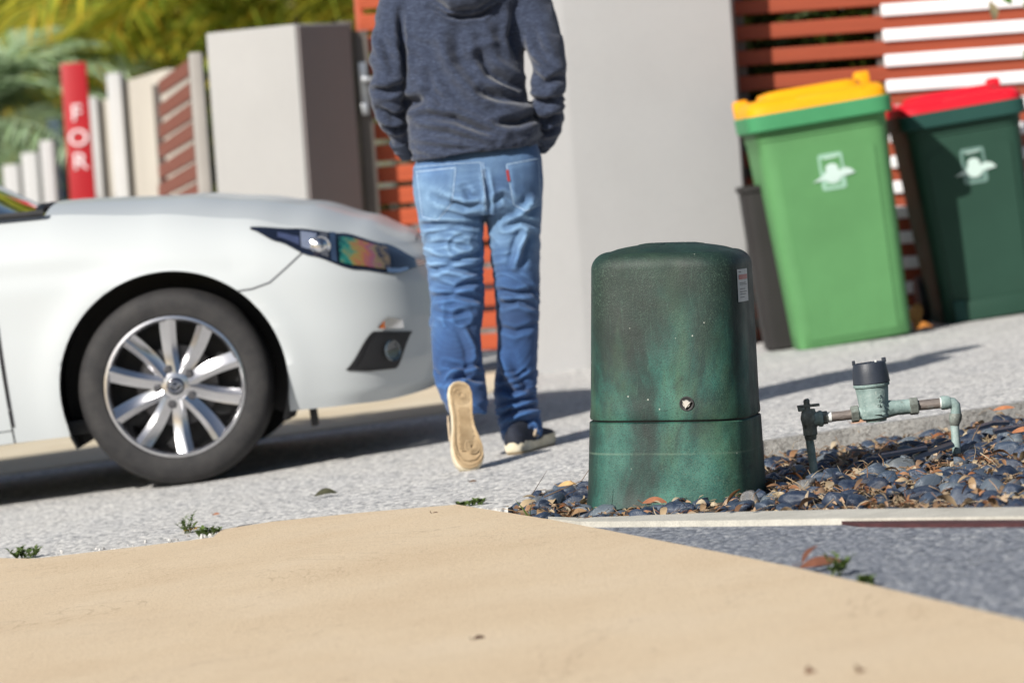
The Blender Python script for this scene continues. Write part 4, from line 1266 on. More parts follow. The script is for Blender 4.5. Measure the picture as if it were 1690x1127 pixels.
def hexnut(c, axis, r, l, name='union_nut', mat='brass'):
    axis = axis.normalized(); a = Vector((0, 1, 0)); u = axis.cross(a).normalized(); w = axis.cross(u)
    rings = []
    for t, k in ((-.5, .9), (-.42, 1), (.42, 1), (.5, .9)):
        rings.append([c + axis * l * MS * t + (u * math.cos(R(60) * i + .26) + w * math.sin(R(60) * i + .26)) * r * MS * k for i in range(6)])
    return mpart(name, loft(rings), mat, ang=25)
dn = (mp(1342, 768) - mp(1335, 700)).normalized()
ring_pipe([mp(1334, 714), mp(1338, 738), mp(1344, 782)], [6.5, 7, 6.5], 'riser', 'verdigris')
hexnut(mp(1337, 711), dn, 12, 15)
ring_pipe([mp(1337.5, 719), mp(1338.5, 726)], [10.5, 9], 'collar', 'brass')
ring_pipe([mp(1334, 675), mp(1335, 690), mp(1337, 706)], [11, 14, 12], 'valve_body', 'brass')
mpart('valve_face', xf(lathe([(12 * MS, 0), (12 * MS, 5 * MS), (8 * MS, 7 * MS), (.0005, 7 * MS)], 20), Matrix.Translation(mp(1333, 690, -.012)) @ Matrix.Rotation(R(90), 4, 'X')), 'brass')
ring_pipe([mp(1332, 676), mp(1331, 661)], [5.5, 5], 'valve_stem', 'brass')
ring_pipe([mp(1331, 664), mp(1331, 660), mp(1330.5, 658)], [5.5, 5, 3], 'stem_head', 'brass')
mpart('tee_handle', join(xf(box(0, 0, 0, 37 * MS, 11 * MS, 4.5 * MS, .002), Matrix.Translation(mp(1334, 669.5)) @ Matrix.Rotation(-R(2), 4, 'Y')), xf(box(0, 0, 0, 11 * MS, 11 * MS, 9 * MS, .002), Matrix.Translation(mp(1322, 674)) @ Matrix.Rotation(-R(8), 4, 'Y'))), 'brass')
ring_pipe([mp(1340, 692), mp(1358, 690)], [12, 12], 'inlet', 'verdigris')
ring_pipe([mp(1351, 691), mp(1354, 690.7), mp(1357, 690.3)], [13.2, 13.6, 13.2], 'inlet_ring', 'verdigris')
hexnut(mp(1362, 689), ax, 11.5, 8, 'lock_nut')
ring_pipe([mp(1366, 688.5), mp(1372, 688)], [8.6, 8.6], 'thread_tape', 'ptape')
ring_pipe([mp(1371, 688), mp(1390, 686), mp(1405, 684)], [8.0, 8.0, 8.3], 'pipe', 'copper')
hexnut(mp(1411, 683), ax, 14.5, 13)
ring_pipe([mp(1416, 682), mp(1432, 680)], [10, 12], 'meter_inlet', 'verdigris')
# meter body
bc = mp(1441, 668)
Mb = Matrix((ax, nm, upm)).transposed().to_4x4()
def blathe(prof, cx, cy, n_=40):
    Mt = Mb.copy(); Mt.translation = mp(cx, cy)
    return xf(lathe([(r * MS, z * MS) for r, z in prof], n_), Mt)
bodyo = mpart('meter_body', blathe([(6, -26), (20, -25), (23.5, -22), (24.5, -12), (25, -8.5), (24.2, -7), (24.6, 0), (26, 14), (27.5, 27), (27.5, 29), (30, 30), (30.5, 33), (29, 35), (10, 35)], 1442, 667), 'verdigris')
hexo = mpart('meter_foot', blathe([(14, -29), (17, -28.5), (18, -24)], 1443, 667, 24), 'verdigris')
ring_pipe([mp(1462, 675), mp(1480, 672.5), mp(1502, 670.5)], [15, 12.5, 12.5], 'meter_outlet', 'verdigris')
hexnut(mp(1508, 670), ax, 15, 14.5)
mpart('dark_cap', blathe([(29.5, 0), (30.8, 1.5), (30.6, 4), (29.5, 18), (27, 33.5), (26, 35), (24, 34.2), (5, 33.8)], 1438.5, 633), 'cap')
for oxp, h_, w_ in ((-25.2, 8, 5), (25.0, 7.5, 7), (-8, 2.5, 4), (3, 3, 6), (12, 4.0, 3)):
    cp = mp(1438.5, 633) + upm * (34 + h_ / 2 - 1) * MS + ax * oxp * MS + nm * (-.004 if abs(oxp) > 20 else -.02)
    mpart('cap_lug', xf(box(0, 0, 0, w_ * MS, 6 * MS, h_ * MS, .0012), Matrix.Translation(cp) @ Mb), 'cap' if oxp != 12 else 'ptape')
# raised casting marks
def raised(s, size, px, py, dep=.0028, off=.0):
    g = text_geo(s, size, dep)
    r_ = 25.5 * MS
    Mt = Mb.copy() @ Matrix.Rotation(R(90), 4, 'X')
    base_p = mp(px, py)
    rel = (base_p - mp(1441.5, 667)).dot(ax)
    yy = -math.sqrt(max(1e-6, r_ ** 2 - rel ** 2))
    Mt.translation = base_p + Vector((0, yy - .0008, 0))
    Mt = Mt @ Matrix.Rotation(R(math.degrees(math.asin(max(-1, min(1, rel / r_))))), 4, 'Y')
    mpart('raised_mark', xf(g, Mt), 'verdigris')
raised('OK', .010, 1447, 652.5); raised('11/2', .010, 1449, 659.5); raised('20 R', .0105, 1450, 667)
arp = [(-9, -.8), (4, -.8), (4, -3), (9.5, 0), (4, 3), (4, .8), (-9, .8)]
Mt = Mb.copy(); Mt.translation = mp(1450, 681) + Vector((0, -.0395, 0)); Mt = Mt @ Matrix.Rotation(R(14), 4, 'Z')
mpart('raised_mark', xf(prism([Vector((a * MS, 0, b * MS)) for a, b in arp], (0, .004, 0)), Mt), 'verdigris')
# outlet side
ring_pipe([mp(1515, 669), mp(1535, 667), mp(1553, 665)], [8.6, 8.6, 8.6], 'pipe', 'copper')
ring_pipe([mp(1551, 665.3), mp(1555, 665)], [9.6, 9.6], 'thread_tape', 'ptape')
ring_pipe([mp(1553, 665), mp(1556, 664.7), mp(1564, 664), mp(1568, 663.6)], [11.2, 11.8, 11.4, 10], 'elbow_collar', 'verdigris')
ring_pipe([mp(1566, 664), mp(1572, 664.5), mp(1576.5, 669), mp(1577.5, 676), mp(1577.5, 684)], [9, 9, 8.8, 8.4, 8.6], 'elbow', 'verdigris')
ring_pipe([mp(1577, 682), mp(1577, 684), mp(1576.5, 690), mp(1576, 695), mp(1575.5, 699), mp(1575.3, 702)], [9.8, 10.6, 10.8, 9.6, 8.5, 7.8], 'coupling', 'brass')
ring_pipe([mp(1575.5, 700), mp(1577, 720), mp(1579, 748)], [7.2, 7.2, 6.8], 'riser', 'verdigris')

# ================================================================== WHEELIE BINS
def binmat(name, c, r=.45):
    n = NT(name)
    k = n.ramp(n.noise(3, 5, .6), [(.3, tuple(x * .88 for x in c)), (.7, tuple(min(1, x * 1.08) for x in c))])
    k = n.mix(n.ramp(n.noise(9, 5, .6, n.map((3, 3, .4))), [(.60, 0.), (.8, .25)]), k, tuple(x * .7 + .01 for x in c))
    n.col(k).rough(r + .15).bump(n.noise(180, 3), .12, .002); n.set(Specular_IOR_Level=.2); return n.m
M['bin_green'] = binmat('bin_green', (.095, .245, .095))
M['bin_rim'] = binmat('bin_rim', (.06, .26, .115))
M['bin_dark'] = binmat('bin_dark', (.021, .058, .040))
M['bin_darkrim'] = binmat('bin_darkrim', (.018, .065, .055))
M['lid_yellow'] = binmat('lid_yellow', (.85, .36, .006), .4)
M['lid_red'] = binmat('lid_red', (.62, .010, .025), .4)
M['emblem'] = simple('emblem_white', (.50, .62, .58), .5, .08)
n = NT('emblem_pale'); n.col((.28, .47, .36)).rough(.5); M['emblem_pale'] = n.m
n = NT('emblem_pale_dark'); n.col((.14, .24, .21)).rough(.5); M['emblem_pale_dark'] = n.m
M['tub'] = binmat('tub_grey', (.028, .026, .026), .5)
def wheelie_bin(label, pxl, pxr, HH, mats, group, step=False):
    """front bottom edge seen from photo point pxl to pxr"""
    bm_, rim_, lid_, pale = mats
    a, b = gnd(*pxl), gnd(*pxr)
    mid = (a + b) / 2; wb = (b - a).length
    t = thing('wheelie_bin', label, 'bin', mid + Vector((0, 0, .004)), (0, -SLOPE - R(1.6), R(1.0)), group)
    k = wb / .46
    D0, D1 = .52, .64; H = HH; k = k * 1.04
    def br(h, w, d, yf, n_=9): return superell(w / 2, d / 2, n_, 64, h, 0, yf + d / 2)
    R_ = [br(.0, wb * .97, D0, .006), br(.006, wb, D0, .0)]
    NL = 12
    for i in range(1, NL + 1):
        q = i / NL
        R_.append(br(.006 + (H * .90 - .006) * q, wb + (.505 * k - wb) * q, D0 + (D1 - D0) * q, -.03 * k * q))
    R_ += [br(H * .905, .512 * k, D1 + .012, -.036 * k), br(H, .52 * k, D1 + .02, -.04 * k)]
    part('bin_body', loft(R_), bm_, t, 50)
    # front panel relief (below the rim, arched top)
    pv = []
    def yfront(z): return -.03 * k * (z / (H * .9)) - .0035
    top = [(-.185 * k, H * .80), (-.12 * k, H * .835), (0, H * .85), (.12 * k, H * .84), (.185 * k, H * .82)]
    lo = [(.165 * k, H * .035), (-.165 * k, H * .035)]
    P = [Vector((x, yfront(z) + (.0015), z)) for x, z in top + lo]
    part('front_panel', prism(P, (0, .004, 0)), bm_, t, 30)
    part('rim', loft([br(H * .945, .53 * k, D1 + .035, -.052 * k), br(H * .952, .562 * k, D1 + .05, -.072 * k), br(H + .012, .566 * k, D1 + .055, -.075 * k), br(H + .018, .556 * k, D1 + .04, -.066 * k)]), rim_, t, 40)
    if step:
        part('foot_band', box(0, -.004 - .002, .045 * k, wb * .80, .02, .085 * k, .004), bm_, t)
        part('foot_rib', box(-wb * .33, -.012, .05 * k, wb * .12, .02, .095 * k, .004), rim_, t)
    # lid: shallow crown with raised centre, two knuckles and a grip
    L0 = H + .014
    lid_o = part('lid', loft([br(L0, .548 * k, D1 + .04, -.062 * k), br(L0 + .030 * k, .543 * k, D1 + .03, -.058 * k), br(L0 + .052 * k, .51 * k, D1 - .01, -.03 * k), br(L0 + .058 * k, .48 * k, D1 - .08, .02 * k)]), lid_, t, 40)
    part('lid_crown', loft([br(L0 + .045 * k, .40 * k, D1 - .06, .0, 5), br(L0 + .078 * k, .37 * k, D1 - .12, .03 * k, 5), br(L0 + .086 * k, .30 * k, D1 - .2, .07 * k, 5)]), lid_, lid_o, 40)
    for sx, hh_ in ((-.245, .075), (.240, .110)):
        part('lid_knuckle', box(sx * k, D1 * .86, L0 + hh_ * k / 2, .060 * k, .07, hh_ * k, .014), lid_, lid_o, 40)
    part('lid_grip', box(.05 * k, -.035 * k, L0 + .036 * k, .26 * k, .03, .028 * k, .010), lid_, lid_o, 40)
    part('handle_bar', tube([(-.24 * k, D1 + .03, H * .985), (.24 * k, D1 + .03, H * .985)], .014, 10), bm_, t)
    for sx in (-1, 1):
        w = part('wheel', xf(lathe([(.02, -.022), (.092, -.022), (.10, -.014), (.10, .014), (.092, .022), (.02, .022)], 28), Matrix.Translation((sx * (wb / 2 + .015), D0 - .02, .10)) @ Matrix.Rotation(R(90), 4, 'Y')), M['black'], t)
    # council style emblem: rounded tablet, disc and a wave wing
    ec = (.012 * k, H * .735)
    def ep(pts, off, mat, nm_='emblem', dth=.0012):
        c_, s_ = 1, 0
        part(nm_, prism([Vector((ec[0] + x, yfront(ec[1] + z) - off, ec[1] + z)) for x, z in pts], (0, dth, 0)), mat, t, 30)
    def rr(w, h, r, cz=0):
        o = []
        for cx, cz_, a0 in ((w - r, h - r, 0), (-w + r, h - r, 90), (-w + r, -h + r, 180), (w - r, -h + r, 270)):
            for q in range(5):
                a_ = R(a0 + 90 * q / 4); o.append((cx + r * math.cos(a_), cz + cz_ + r * math.sin(a_)))
        return o
    ep(rr(.050, .074, .012), .0015, pale)
    ep(rr(.040, .028, .008, .030), .0025, bm_)
    ep([(.026 * math.cos(2 * math.pi * i / 20), .012 + .020 * math.sin(2 * math.pi * i / 20)) for i in range(20)], .0032, M['emblem'])
    ep([(.034 * math.cos(2 * math.pi * i / 24), -.018 + .030 * math.sin(2 * math.pi * i / 24)) for i in range(24)], .0038, M['emblem'])
    ep([(-.085, -.034), (-.06, -.022), (-.03, -.010), (.0, -.012), (.03, .002), (.055, .008), (.075, .001), (.092, -.018), (.07, -.022), (.04, -.026), (.0, -.036), (-.04, -.030)], .0044, M['emblem'])
    for zz_ in (-.050, -.060):
        ep([(-.034, zz_), (.034, zz_), (.034, zz_ + .004), (-.034, zz_ + .004)], .0026, bm_)
    ep([(-.028, .052), (.030, .056), (.030, .061), (-.028, .057)], .0034, M['emblem'])
    return t
wheelie_bin('light green wheelie bin with a yellow lid beside the tall grey wall', (1325, 580), (1501, 552), .95, (M['bin_green'], M['bin_rim'], M['lid_yellow'], M['emblem_pale']), 'wheelie bins by the slat fence')
wheelie_bin('dark green wheelie bin with a red lid in front of the white rails', (1562, 537), (1722, 513), .865, (M['bin_dark'], M['bin_darkrim'], M['lid_red'], M['emblem_pale_dark']), 'wheelie bins by the slat fence', True)
ta = gnd(1250, 591)
tub = thing('storage_tub', 'dark grey plastic tub squeezed between the tall wall and the yellow-lidded bin', 'tub', ta + Vector((.175, .30, .02)), (0, -SLOPE, 0))
part('tub_body', loft([superell(.11, .14, 7, 48, z, 0, .16) if z < .02 else superell(.115 + .02 * z, .15 + .02 * z, 7, 48, z, 0, .16) for z in (0, .015, .1, .3, .5, .66)] + [superell(.112, .148, 7, 48, .658, 0, .16), superell(.10, .14, 7, 48, .5, 0, .16)], False), M['tub'], tub, 40)
part('tub_rim', loft([superell(.128, .162, 7, 48, .650, 0, .16), superell(.138, .172, 7, 48, .656, 0, .16), superell(.138, .172, 7, 48, .676, 0, .16), superell(.122, .156, 7, 48, .678, 0, .16), superell(.120, .154, 7, 48, .650, 0, .16)], False), M['tub'], tub, 40)

# ================================================================== VEGETATION
def leafmat(name, cols, transl=.25):
    n = NT(name)
    isl = n.n('ShaderNodeNewGeometry').outputs['Random Per Island']
    st = [(i / max(1, len(cols) - 1), c) for i, c in enumerate(cols)]
    n.col(n.ramp(isl, st)).rough(.45)
    n.set(Specular_IOR_Level=.4)
    tl = n.n('ShaderNodeBsdfTranslucent'); n.L(n.ramp(isl, [(p, tuple(x * 1.3 for x in c)) for p, c in st]), tl.inputs[0])
    mx = n.n('ShaderNodeMixShader'); mx.inputs[0].default_value = transl
    n.L(n.b.outputs[0], mx.inputs[1]); n.L(tl.outputs[0], mx.inputs[2]); n.L(mx.outputs[0], n.out.inputs[0])
    return n.m
M['palm_gold'] = leafmat('palm_gold', [(.16, .25, .035), (.55, .52, .06), (.24, .34, .05), (.78, .58, .05), (.32, .42, .06), (.66, .42, .05), (.18, .28, .04), (.30, .40, .05)], .4)
M['palm_green'] = leafmat('palm_green', [(.20, .30, .16), (.32, .42, .27), (.42, .52, .36), (.22, .34, .13)], .3)
M['leaf_dark'] = leafmat('leaf_dark', [(.03, .05, .012), (.07, .10, .02), (.14, .17, .025), (.20, .20, .03)], .25)
M['bark'] = simple('bark', (.16, .12, .08), .9, .3, 12, bump=.5, bscale=40)
def frond_me(name, L, nl, leaf, droop, mat, seed):
    rg = random.Random(seed); V, F = [], []
    def pt(t): return Vector((L * t * (1 - .12 * droop * t), 0, L * (.55 * t - droop * t * t)))
    g = tube([pt(i / 10) for i in range(11)], [.022 * (1 - .85 * i / 10) for i in range(11)], 5)
    V += g[0]; F += g[1]
    for i in range(nl):
        t = .12 + .86 * i / nl
        p = pt(t); tg_ = (pt(min(1, t + .02)) - pt(t - .02)).normalized()
        for s in (-1, 1):
            ll = leaf * (.45 + .9 * math.sin(math.pi * min(1, t * .92 + .08)) ** .7) * rg.uniform(.85, 1.1)
            d = (tg_ * .62 + Vector((0, s * .8, .18)) + Vector((rg.uniform(-.1, .1), 0, rg.uniform(-.12, .12)))).normalized()
            side = d.cross(Vector((0, 0, 1))).normalized() * .017
            a = p; m = p + d * ll * .5 + Vector((0, 0, -.03 * ll)); e = p + d * ll + Vector((0, 0, -.30 * ll))
            k = len(V)
            V += [a - side * .5, a + side * .5, m + side, m - side, e]
            F += [(k, k + 1, k + 2, k + 3), (k + 3, k + 2, k + 4)]
    me = bpy.data.meshes.new(name); me.from_pydata([tuple(v) for v in V], [], F); me.materials.append(mat); smooth_me(me, False)
    return me
FR = {k: [frond_me('frond', 1.9, 46, .62, dr, M[k], s) for s, dr in ((1, .75), (2, 1.0), (3, .55))] for k in ('palm_gold', 'palm_green')}
def palm(label, x, y, h, mat, nf, seed, tilt=0.0, sc=1.0):
    rg = random.Random(seed)
    t = thing('palm_tree', label, 'palm', (x, y, gz(x) - .1), group='palms behind the street walls')
    for k in range(3):
        bx_, by_ = rg.uniform(-.25, .25), rg.uniform(-.2, .2)
        hh_ = h * rg.uniform(.75, 1.05)
        part('trunk', tube([(bx_, by_, 0), (bx_ * 1.4, by_ * 1.2, hh_ * .5), (bx_ * 2 + tilt * .3, by_ * 1.5, hh_)], [.06, .05, .04], 8), M['bark'], t)
        for i in range(nf):
            a = 2 * math.pi * (i + rg.random() * .6) / nf
            link('frond', rg.choice(FR[mat]), t, (bx_ * 2 + tilt * .3, by_ * 1.5, hh_ - .05), (rg.uniform(-.2, .2), R(rg.uniform(-55, 25)), a), [sc * rg.uniform(.8, 1.15)] * 3)
    return t
def shrub(label, px0, px1, Y, z1, n_, mat, seed, cat='shrub', name='leafy_shrub', depth=1.2, zlo=.3, group=None):
    rg = random.Random(seed)
    xa, xb = at(px0, 200, Y).x, at(px1, 200, Y).x
    cx = (xa + xb) / 2
    t = thing(name, label, cat, (cx, Y, gz(cx) - .1), group=group)
    z1 -= t.location.z
    V, F = [], []
    tr_ = tube([(0, 0, 0), (.05, .02, z1 * .4), (-.05, 0, z1 * .8)], [.07, .05, .025], 8)
    part('trunk', tr_, M['bark'], t)
    limbs = []
    for i in range(7):
        a = rg.uniform(0, 6.28); l = (xb - xa) * .35
        limbs.append(tube([(0, 0, z1 * .3 + i * .08), (math.cos(a) * l * .5, math.sin(a) * .3, z1 * .55 + i * .05), (math.cos(a) * l, math.sin(a) * .5, z1 * .8)], [.03, .02, .008], 6))
    part('branch', join(*limbs), M['bark'], t)
    cl = [(rg.uniform(xa - cx, xb - cx), rg.uniform(-.5, .5) * depth, rg.uniform(zlo, 1) ** .9 * z1, rg.uniform(.22, .45)) for _ in range(26)]
    for i in range(n_):
        c = rg.choice(cl)
        d = Vector((rg.gauss(0, 1), rg.gauss(0, 1), rg.gauss(0, 1))).normalized() * c[3] * rg.random() ** .4
        p = Vector(c[:3]) + d
        u = Vector((rg.gauss(0, 1), rg.gauss(0, 1), rg.gauss(0, .6))).normalized(); w = u.cross(Vector((rg.gauss(0, 1), rg.gauss(0, 1), rg.gauss(0, 1)))).normalized()
        l = rg.uniform(.05, .10); k = len(V)
        V += [p - u * l, p + w * l * .38, p + u * l, p - w * l * .38]; F.append((k, k + 1, k + 2, k + 3))
    me = bpy.data.meshes.new('crown'); me.from_pydata([tuple(v) for v in V], [], F); me.materials.append(M[mat]); smooth_me(me, False)
    link('crown', me, t)
    return t
def X(px, Y): return at(px, 150, Y).x
palm('golden palm clump, its yellow fronds hanging over the red FOR sign', X(165, 31), 31, 2.9, 'palm_gold', 8, 11)
palm('yellow-green palm clump above the cream front wall', X(310, 29.5), 29.5, 2.9, 'palm_gold', 8, 12)
palm('yellow palm clump behind the light grey square pillar', X(440, 26.5), 26.5, 2.5, 'palm_gold', 8, 13)
palm('greyish green palm at the left edge, fronds drooping over the white posts', X(-70, 25.2), 25.2, 1.95, 'palm_green', 12, 14, 0.0, .62)
palm('grey-green palm standing farther back between the red sign and left edge', X(30, 32), 32, 2.7, 'palm_green', 10, 15)
palm('yellow palm clump glimpsed between square pillar and the man', X(600, 26), 26.0, 2.5, 'palm_gold', 9, 16)
GRP = 'dark shrubs behind the palms'
shrub('dark leafy tree filling the gap behind the palms at the far left', -160, 120, 33, 4.2, 9000, 'leaf_dark', 21, 'tree', 'background_tree', 1.5, .1, GRP)
shrub('dark leafy tree behind the golden palm over the red sign', 100, 330, 31, 4.2, 9000, 'leaf_dark', 22, 'tree', 'background_tree', 1.5, .1, GRP)
shrub('dark leafy tree rising behind the light grey square pillar', 300, 520, 30, 4.0, 9000, 'leaf_dark', 23, 'tree', 'background_tree', 1.5, .1, GRP)
shrub('dark leafy tree behind the orange gate and the man', 500, 800, 29, 4.0, 9000, 'leaf_dark', 24, 'tree', 'background_tree', 1.5, .1, GRP)
shrub('green shrub showing through the slats behind the yellow-lidded bin', 1190, 1480, 18.2, 2.3, 7000, 'leaf_dark', 25, 'shrub', 'leafy_shrub', .8, .1)
shrub('green shrub behind the white rails of the fence', 1480, 1900, 18.4, 2.2, 6000, 'leaf_dark', 26, 'shrub', 'leafy_shrub', .8, .1)
# overhanging sprig, top right
M['leaf_pair'] = leafmat('sprig_leaf', [(.08, .20, .03), (.12, .26, .05)], .3)
M['leaf_dry'] = leafmat('sprig_dry', [(.30, .27, .16), (.36, .30, .17)], .3)
def leaf_geo(L, w, curl=.15, n_=6):
    V, F = [], []
    for i in range(n_ + 1):
        t = i / n_; ww = w * math.sin(math.pi * min(1, t * .92 + .05)) ** .8
        z = curl * L * math.sin(math.pi * t)
        V += [Vector((L * t, -ww, z + .25 * ww)), Vector((L * t, 0, z)), Vector((L * t, ww, z + .25 * ww))]
    for i in range(n_):
        k = i * 3
        F += [(k, k + 1, k + 4, k + 3), (k + 1, k + 2, k + 5, k + 4)]
    return V, F
sp0 = at(1780, -20, 15.2)
spg = thing('hanging_sprig', 'leafy twig reaching in from the right above the red-lidded bin', 'branch', sp0)
part('stem', tube([at(1790, -40, 15.2), at(1720, 20, 15.2), at(1700, 70, 15.2), at(1693, 100, 15.2)], [.006, .005, .004, .002], 6), M['bark'], spg, world=True)
part('stem', tube([at(1790, -40, 15.2), at(1700, -25, 15.2), at(1640, -8, 15.2), at(1632, 8, 15.2)], [.006, .004, .003, .002], 6), M['bark'], spg, world=True)
for px, py, L, w, rot, mt in ((1690, 84, .075, .022, 70, 'leaf_pair'), (1697, 60, .08, .022, 20, 'leaf_pair'), (1634, 4, .075, .020, 80, 'leaf_dry'), (1650, -8, .06, .018, 40, 'leaf_pair'), (1690, 4, .06, .02, 60, 'leaf_pair'), (1705, 30, .07, .02, -20, 'leaf_pair')):
    g = leaf_geo(L, w)
    part('leaf', xf(g, Matrix.Translation(at(px, py, 15.18)) @ Matrix.Rotation(R(rot), 4, 'Y') @ Matrix.Rotation(R(70), 4, 'X')), M[mt], spg, world=True)

# ================================================================== PEBBLES AND LITTER
n = NT('river_pebble')
rd = n.n('ShaderNodeObjectInfo').outputs['Random']
ofs = n.n('ShaderNodeVectorMath', operation='ADD'); n.L(n.co, ofs.inputs[0])
cmb = n.n('ShaderNodeCombineXYZ'); n.L(n.math('MULTIPLY', rd, 37.0), cmb.inputs[0]); n.L(n.math('MULTIPLY', rd, 91.0), cmb.inputs[1]); n.L(cmb.outputs[0], ofs.inputs[1])
pv = ofs.outputs[0]
c = n.ramp(rd, [(0, (.008, .013, .029)), (.35, (.015, .026, .057)), (.60, (.025, .041, .076)), (.78, (.048, .070, .106)), (.94, (.13, .155, .175)), (1.0, (.12, .10, .08))])
c = n.mix(n.ramp(n.noise(2.2, 5, .65, pv), [(.42, 0.), (.72, .6)]), c, (.095, .12, .16))
vein = n.ramp(n.noise(1.4, 3, .5, pv, .8), [(.492, 0.), (.500, 1.), (.508, 0.)])
c = n.mix(n.math('MULTIPLY', vein, n.ramp(rd, [(.0, .0), (.25, .15), (.5, .55), (.52, .1), (.8, .6)])), c, (.42, .45, .48))
c = n.mix(n.ramp(n.noise(30, 4, .7, pv), [(.58, 0.), (.72, .3)]), c, (.20, .23, .26))
n.col(c).rough(n.ramp(n.noise(6, 4, .6, pv), [(.3, .24), (.7, .52)])).bump(n.noise(26, 5, .7, pv), .25, .05)
M['pebble'] = n.m
def pebble_me(seed, name='pebble'):
    rg = random.Random(seed); g = ico(3)
    o = Vector((rg.uniform(0, 90), rg.uniform(0, 90), 0)); V = []
    fl = rg.uniform(.36, .66)
    cut = [(Vector((rg.gauss(0, 1), rg.gauss(0, 1), rg.gauss(0, .6))).normalized(), rg.uniform(.50, .80)) for _ in range(rg.choice((3, 4, 5, 6)))]
    for p in g[0]:
        r = 1 + .22 * noise.noise(p * .9 + o) + .05 * noise.noise(p * 2.5 + o)
        q = p * r
        for nn, d in cut:
            e = q.dot(nn) - d
            if e > 0: q = q - nn * e * .85
        V.append(Vector((q.x, q.y * rg_y(seed), q.z * fl)))
    return make_mesh(name, V, g[1], M['pebble'])
def rg_y(seed): return .58 + .3 * ((seed * 37) % 10) / 10
PM = [pebble_me(s) for s in range(24)]
rg = random.Random(99)
placed = []
cov_c = Vector((CB.x, CB.y, 0))
risers = [mp(1344, 775), mp(1579, 740)]
def try_place(x, y, r):
    if not inside((x, y), bed_poly): return False
    if abs(x - cov_c.x) < hw0 + r * .3 and abs(y - cov_c.y) < hw0 + r * .3: return False
    for p in risers:
        if math.hypot(x - p.x, y - p.y) < r * .8 + .012: return False
    for a, b, c_ in placed:
        if math.hypot(x - a, y - b) < (r + c_) * .80: return False
    return True
cands = []
# a few set by eye where the photograph shows large stones
for px, py, s in ((1375, 783, .038), (1420, 762, .026), (1285, 805, .030), (1278, 822, .026), (1252, 822, .032), (1335, 802, .022), (1515, 790, .032), (1590, 770, .026), (1360, 775, .030), (1345, 818, .026),
                  (1528, 830, .036), (1590, 838, .040), (1630, 835, .036), (1672, 828, .032), (1640, 815, .036), (1575, 772, .024), (1600, 775, .028), (1655, 778, .034), (1560, 725, .036), (1600, 722, .040), (1660, 735, .036), (1515, 760, .020), (1450, 745, .028), (1462, 738, .024),
                  (1500, 740, .030), (1640, 760, .024), (1690, 770, .03), (940, 825, .030), (925, 838, .030), (960, 850, .022), (905, 848, .028), (1020, 845, .034), (1055, 843, .024), (1120, 838, .032), (1160, 838, .026), (1215, 842, .022), (1090, 858, .020), (1300, 770, .03), (1310, 830, .022), (1185, 835, .024),
                  (880, 850, .026), (975, 838, .024), (1400, 832, .028), (1480, 826, .03), (1440, 800, .024), (1550, 800, .032), (1610, 800, .03), (1350, 795, .02), (1320, 782, .026)):
    p = gnd(px, py, -.02); cands.append((p.x, p.y, s))
i = 0
for _ in range(9000):
    x = rg.uniform(x0, min(x1, 1.75)); y = rg.uniform(y0, y1)
    dens = .5 + .5 * noise.noise(Vector((x * 2.5, y * 2.5, 3)))
    if rg.random() > dens * .50: continue
    cands.append((x, y, rg.choice((.010, .013, .017, .021, .026, .032, .040))))
n_p = 0; small = ([], [])
pebs = []
for x, y, r in cands:
    if not try_place(x, y, r): continue
    placed.append((x, y, r)); pebs.append((x, y, r))
pebs.sort(key=lambda q: -q[2] / q[1] if q[0] < 1.62 else 0)
ic = ico(2)
for k, (x, y, r) in enumerate(pebs):
    z = bed_z(x, y) + r * rg.uniform(.10, .38)
    rot = (rg.gauss(0, .30), rg.gauss(0, .30), rg.uniform(0, 6.28)); s = r * 1.2
    if k < 298:
        link('pebble', PM[k % 24], bed, (x, y, z), rot, (s, s, s))
    else:
        Mx = Matrix.LocRotScale(Vector((x, y, z)), Euler(rot), Vector((s, s * rg.uniform(.6, .9), s * rg.uniform(.45, .65))))
        o = len(small[0]); small[0].extend([Mx @ p for p in ic[0]]); small[1].extend([tuple(q + o for q in f) for f in ic[1]])
M['pebble_small'] = leafmat('small_pebble', [(.012, .02, .04), (.025, .04, .07), (.06, .08, .11), (.018, .03, .055)], 0.0)
tag(link('small_pebble_fill', make_mesh('small_pebble_fill', small[0], small[1], M['pebble_small']), bed), kind='stuff')
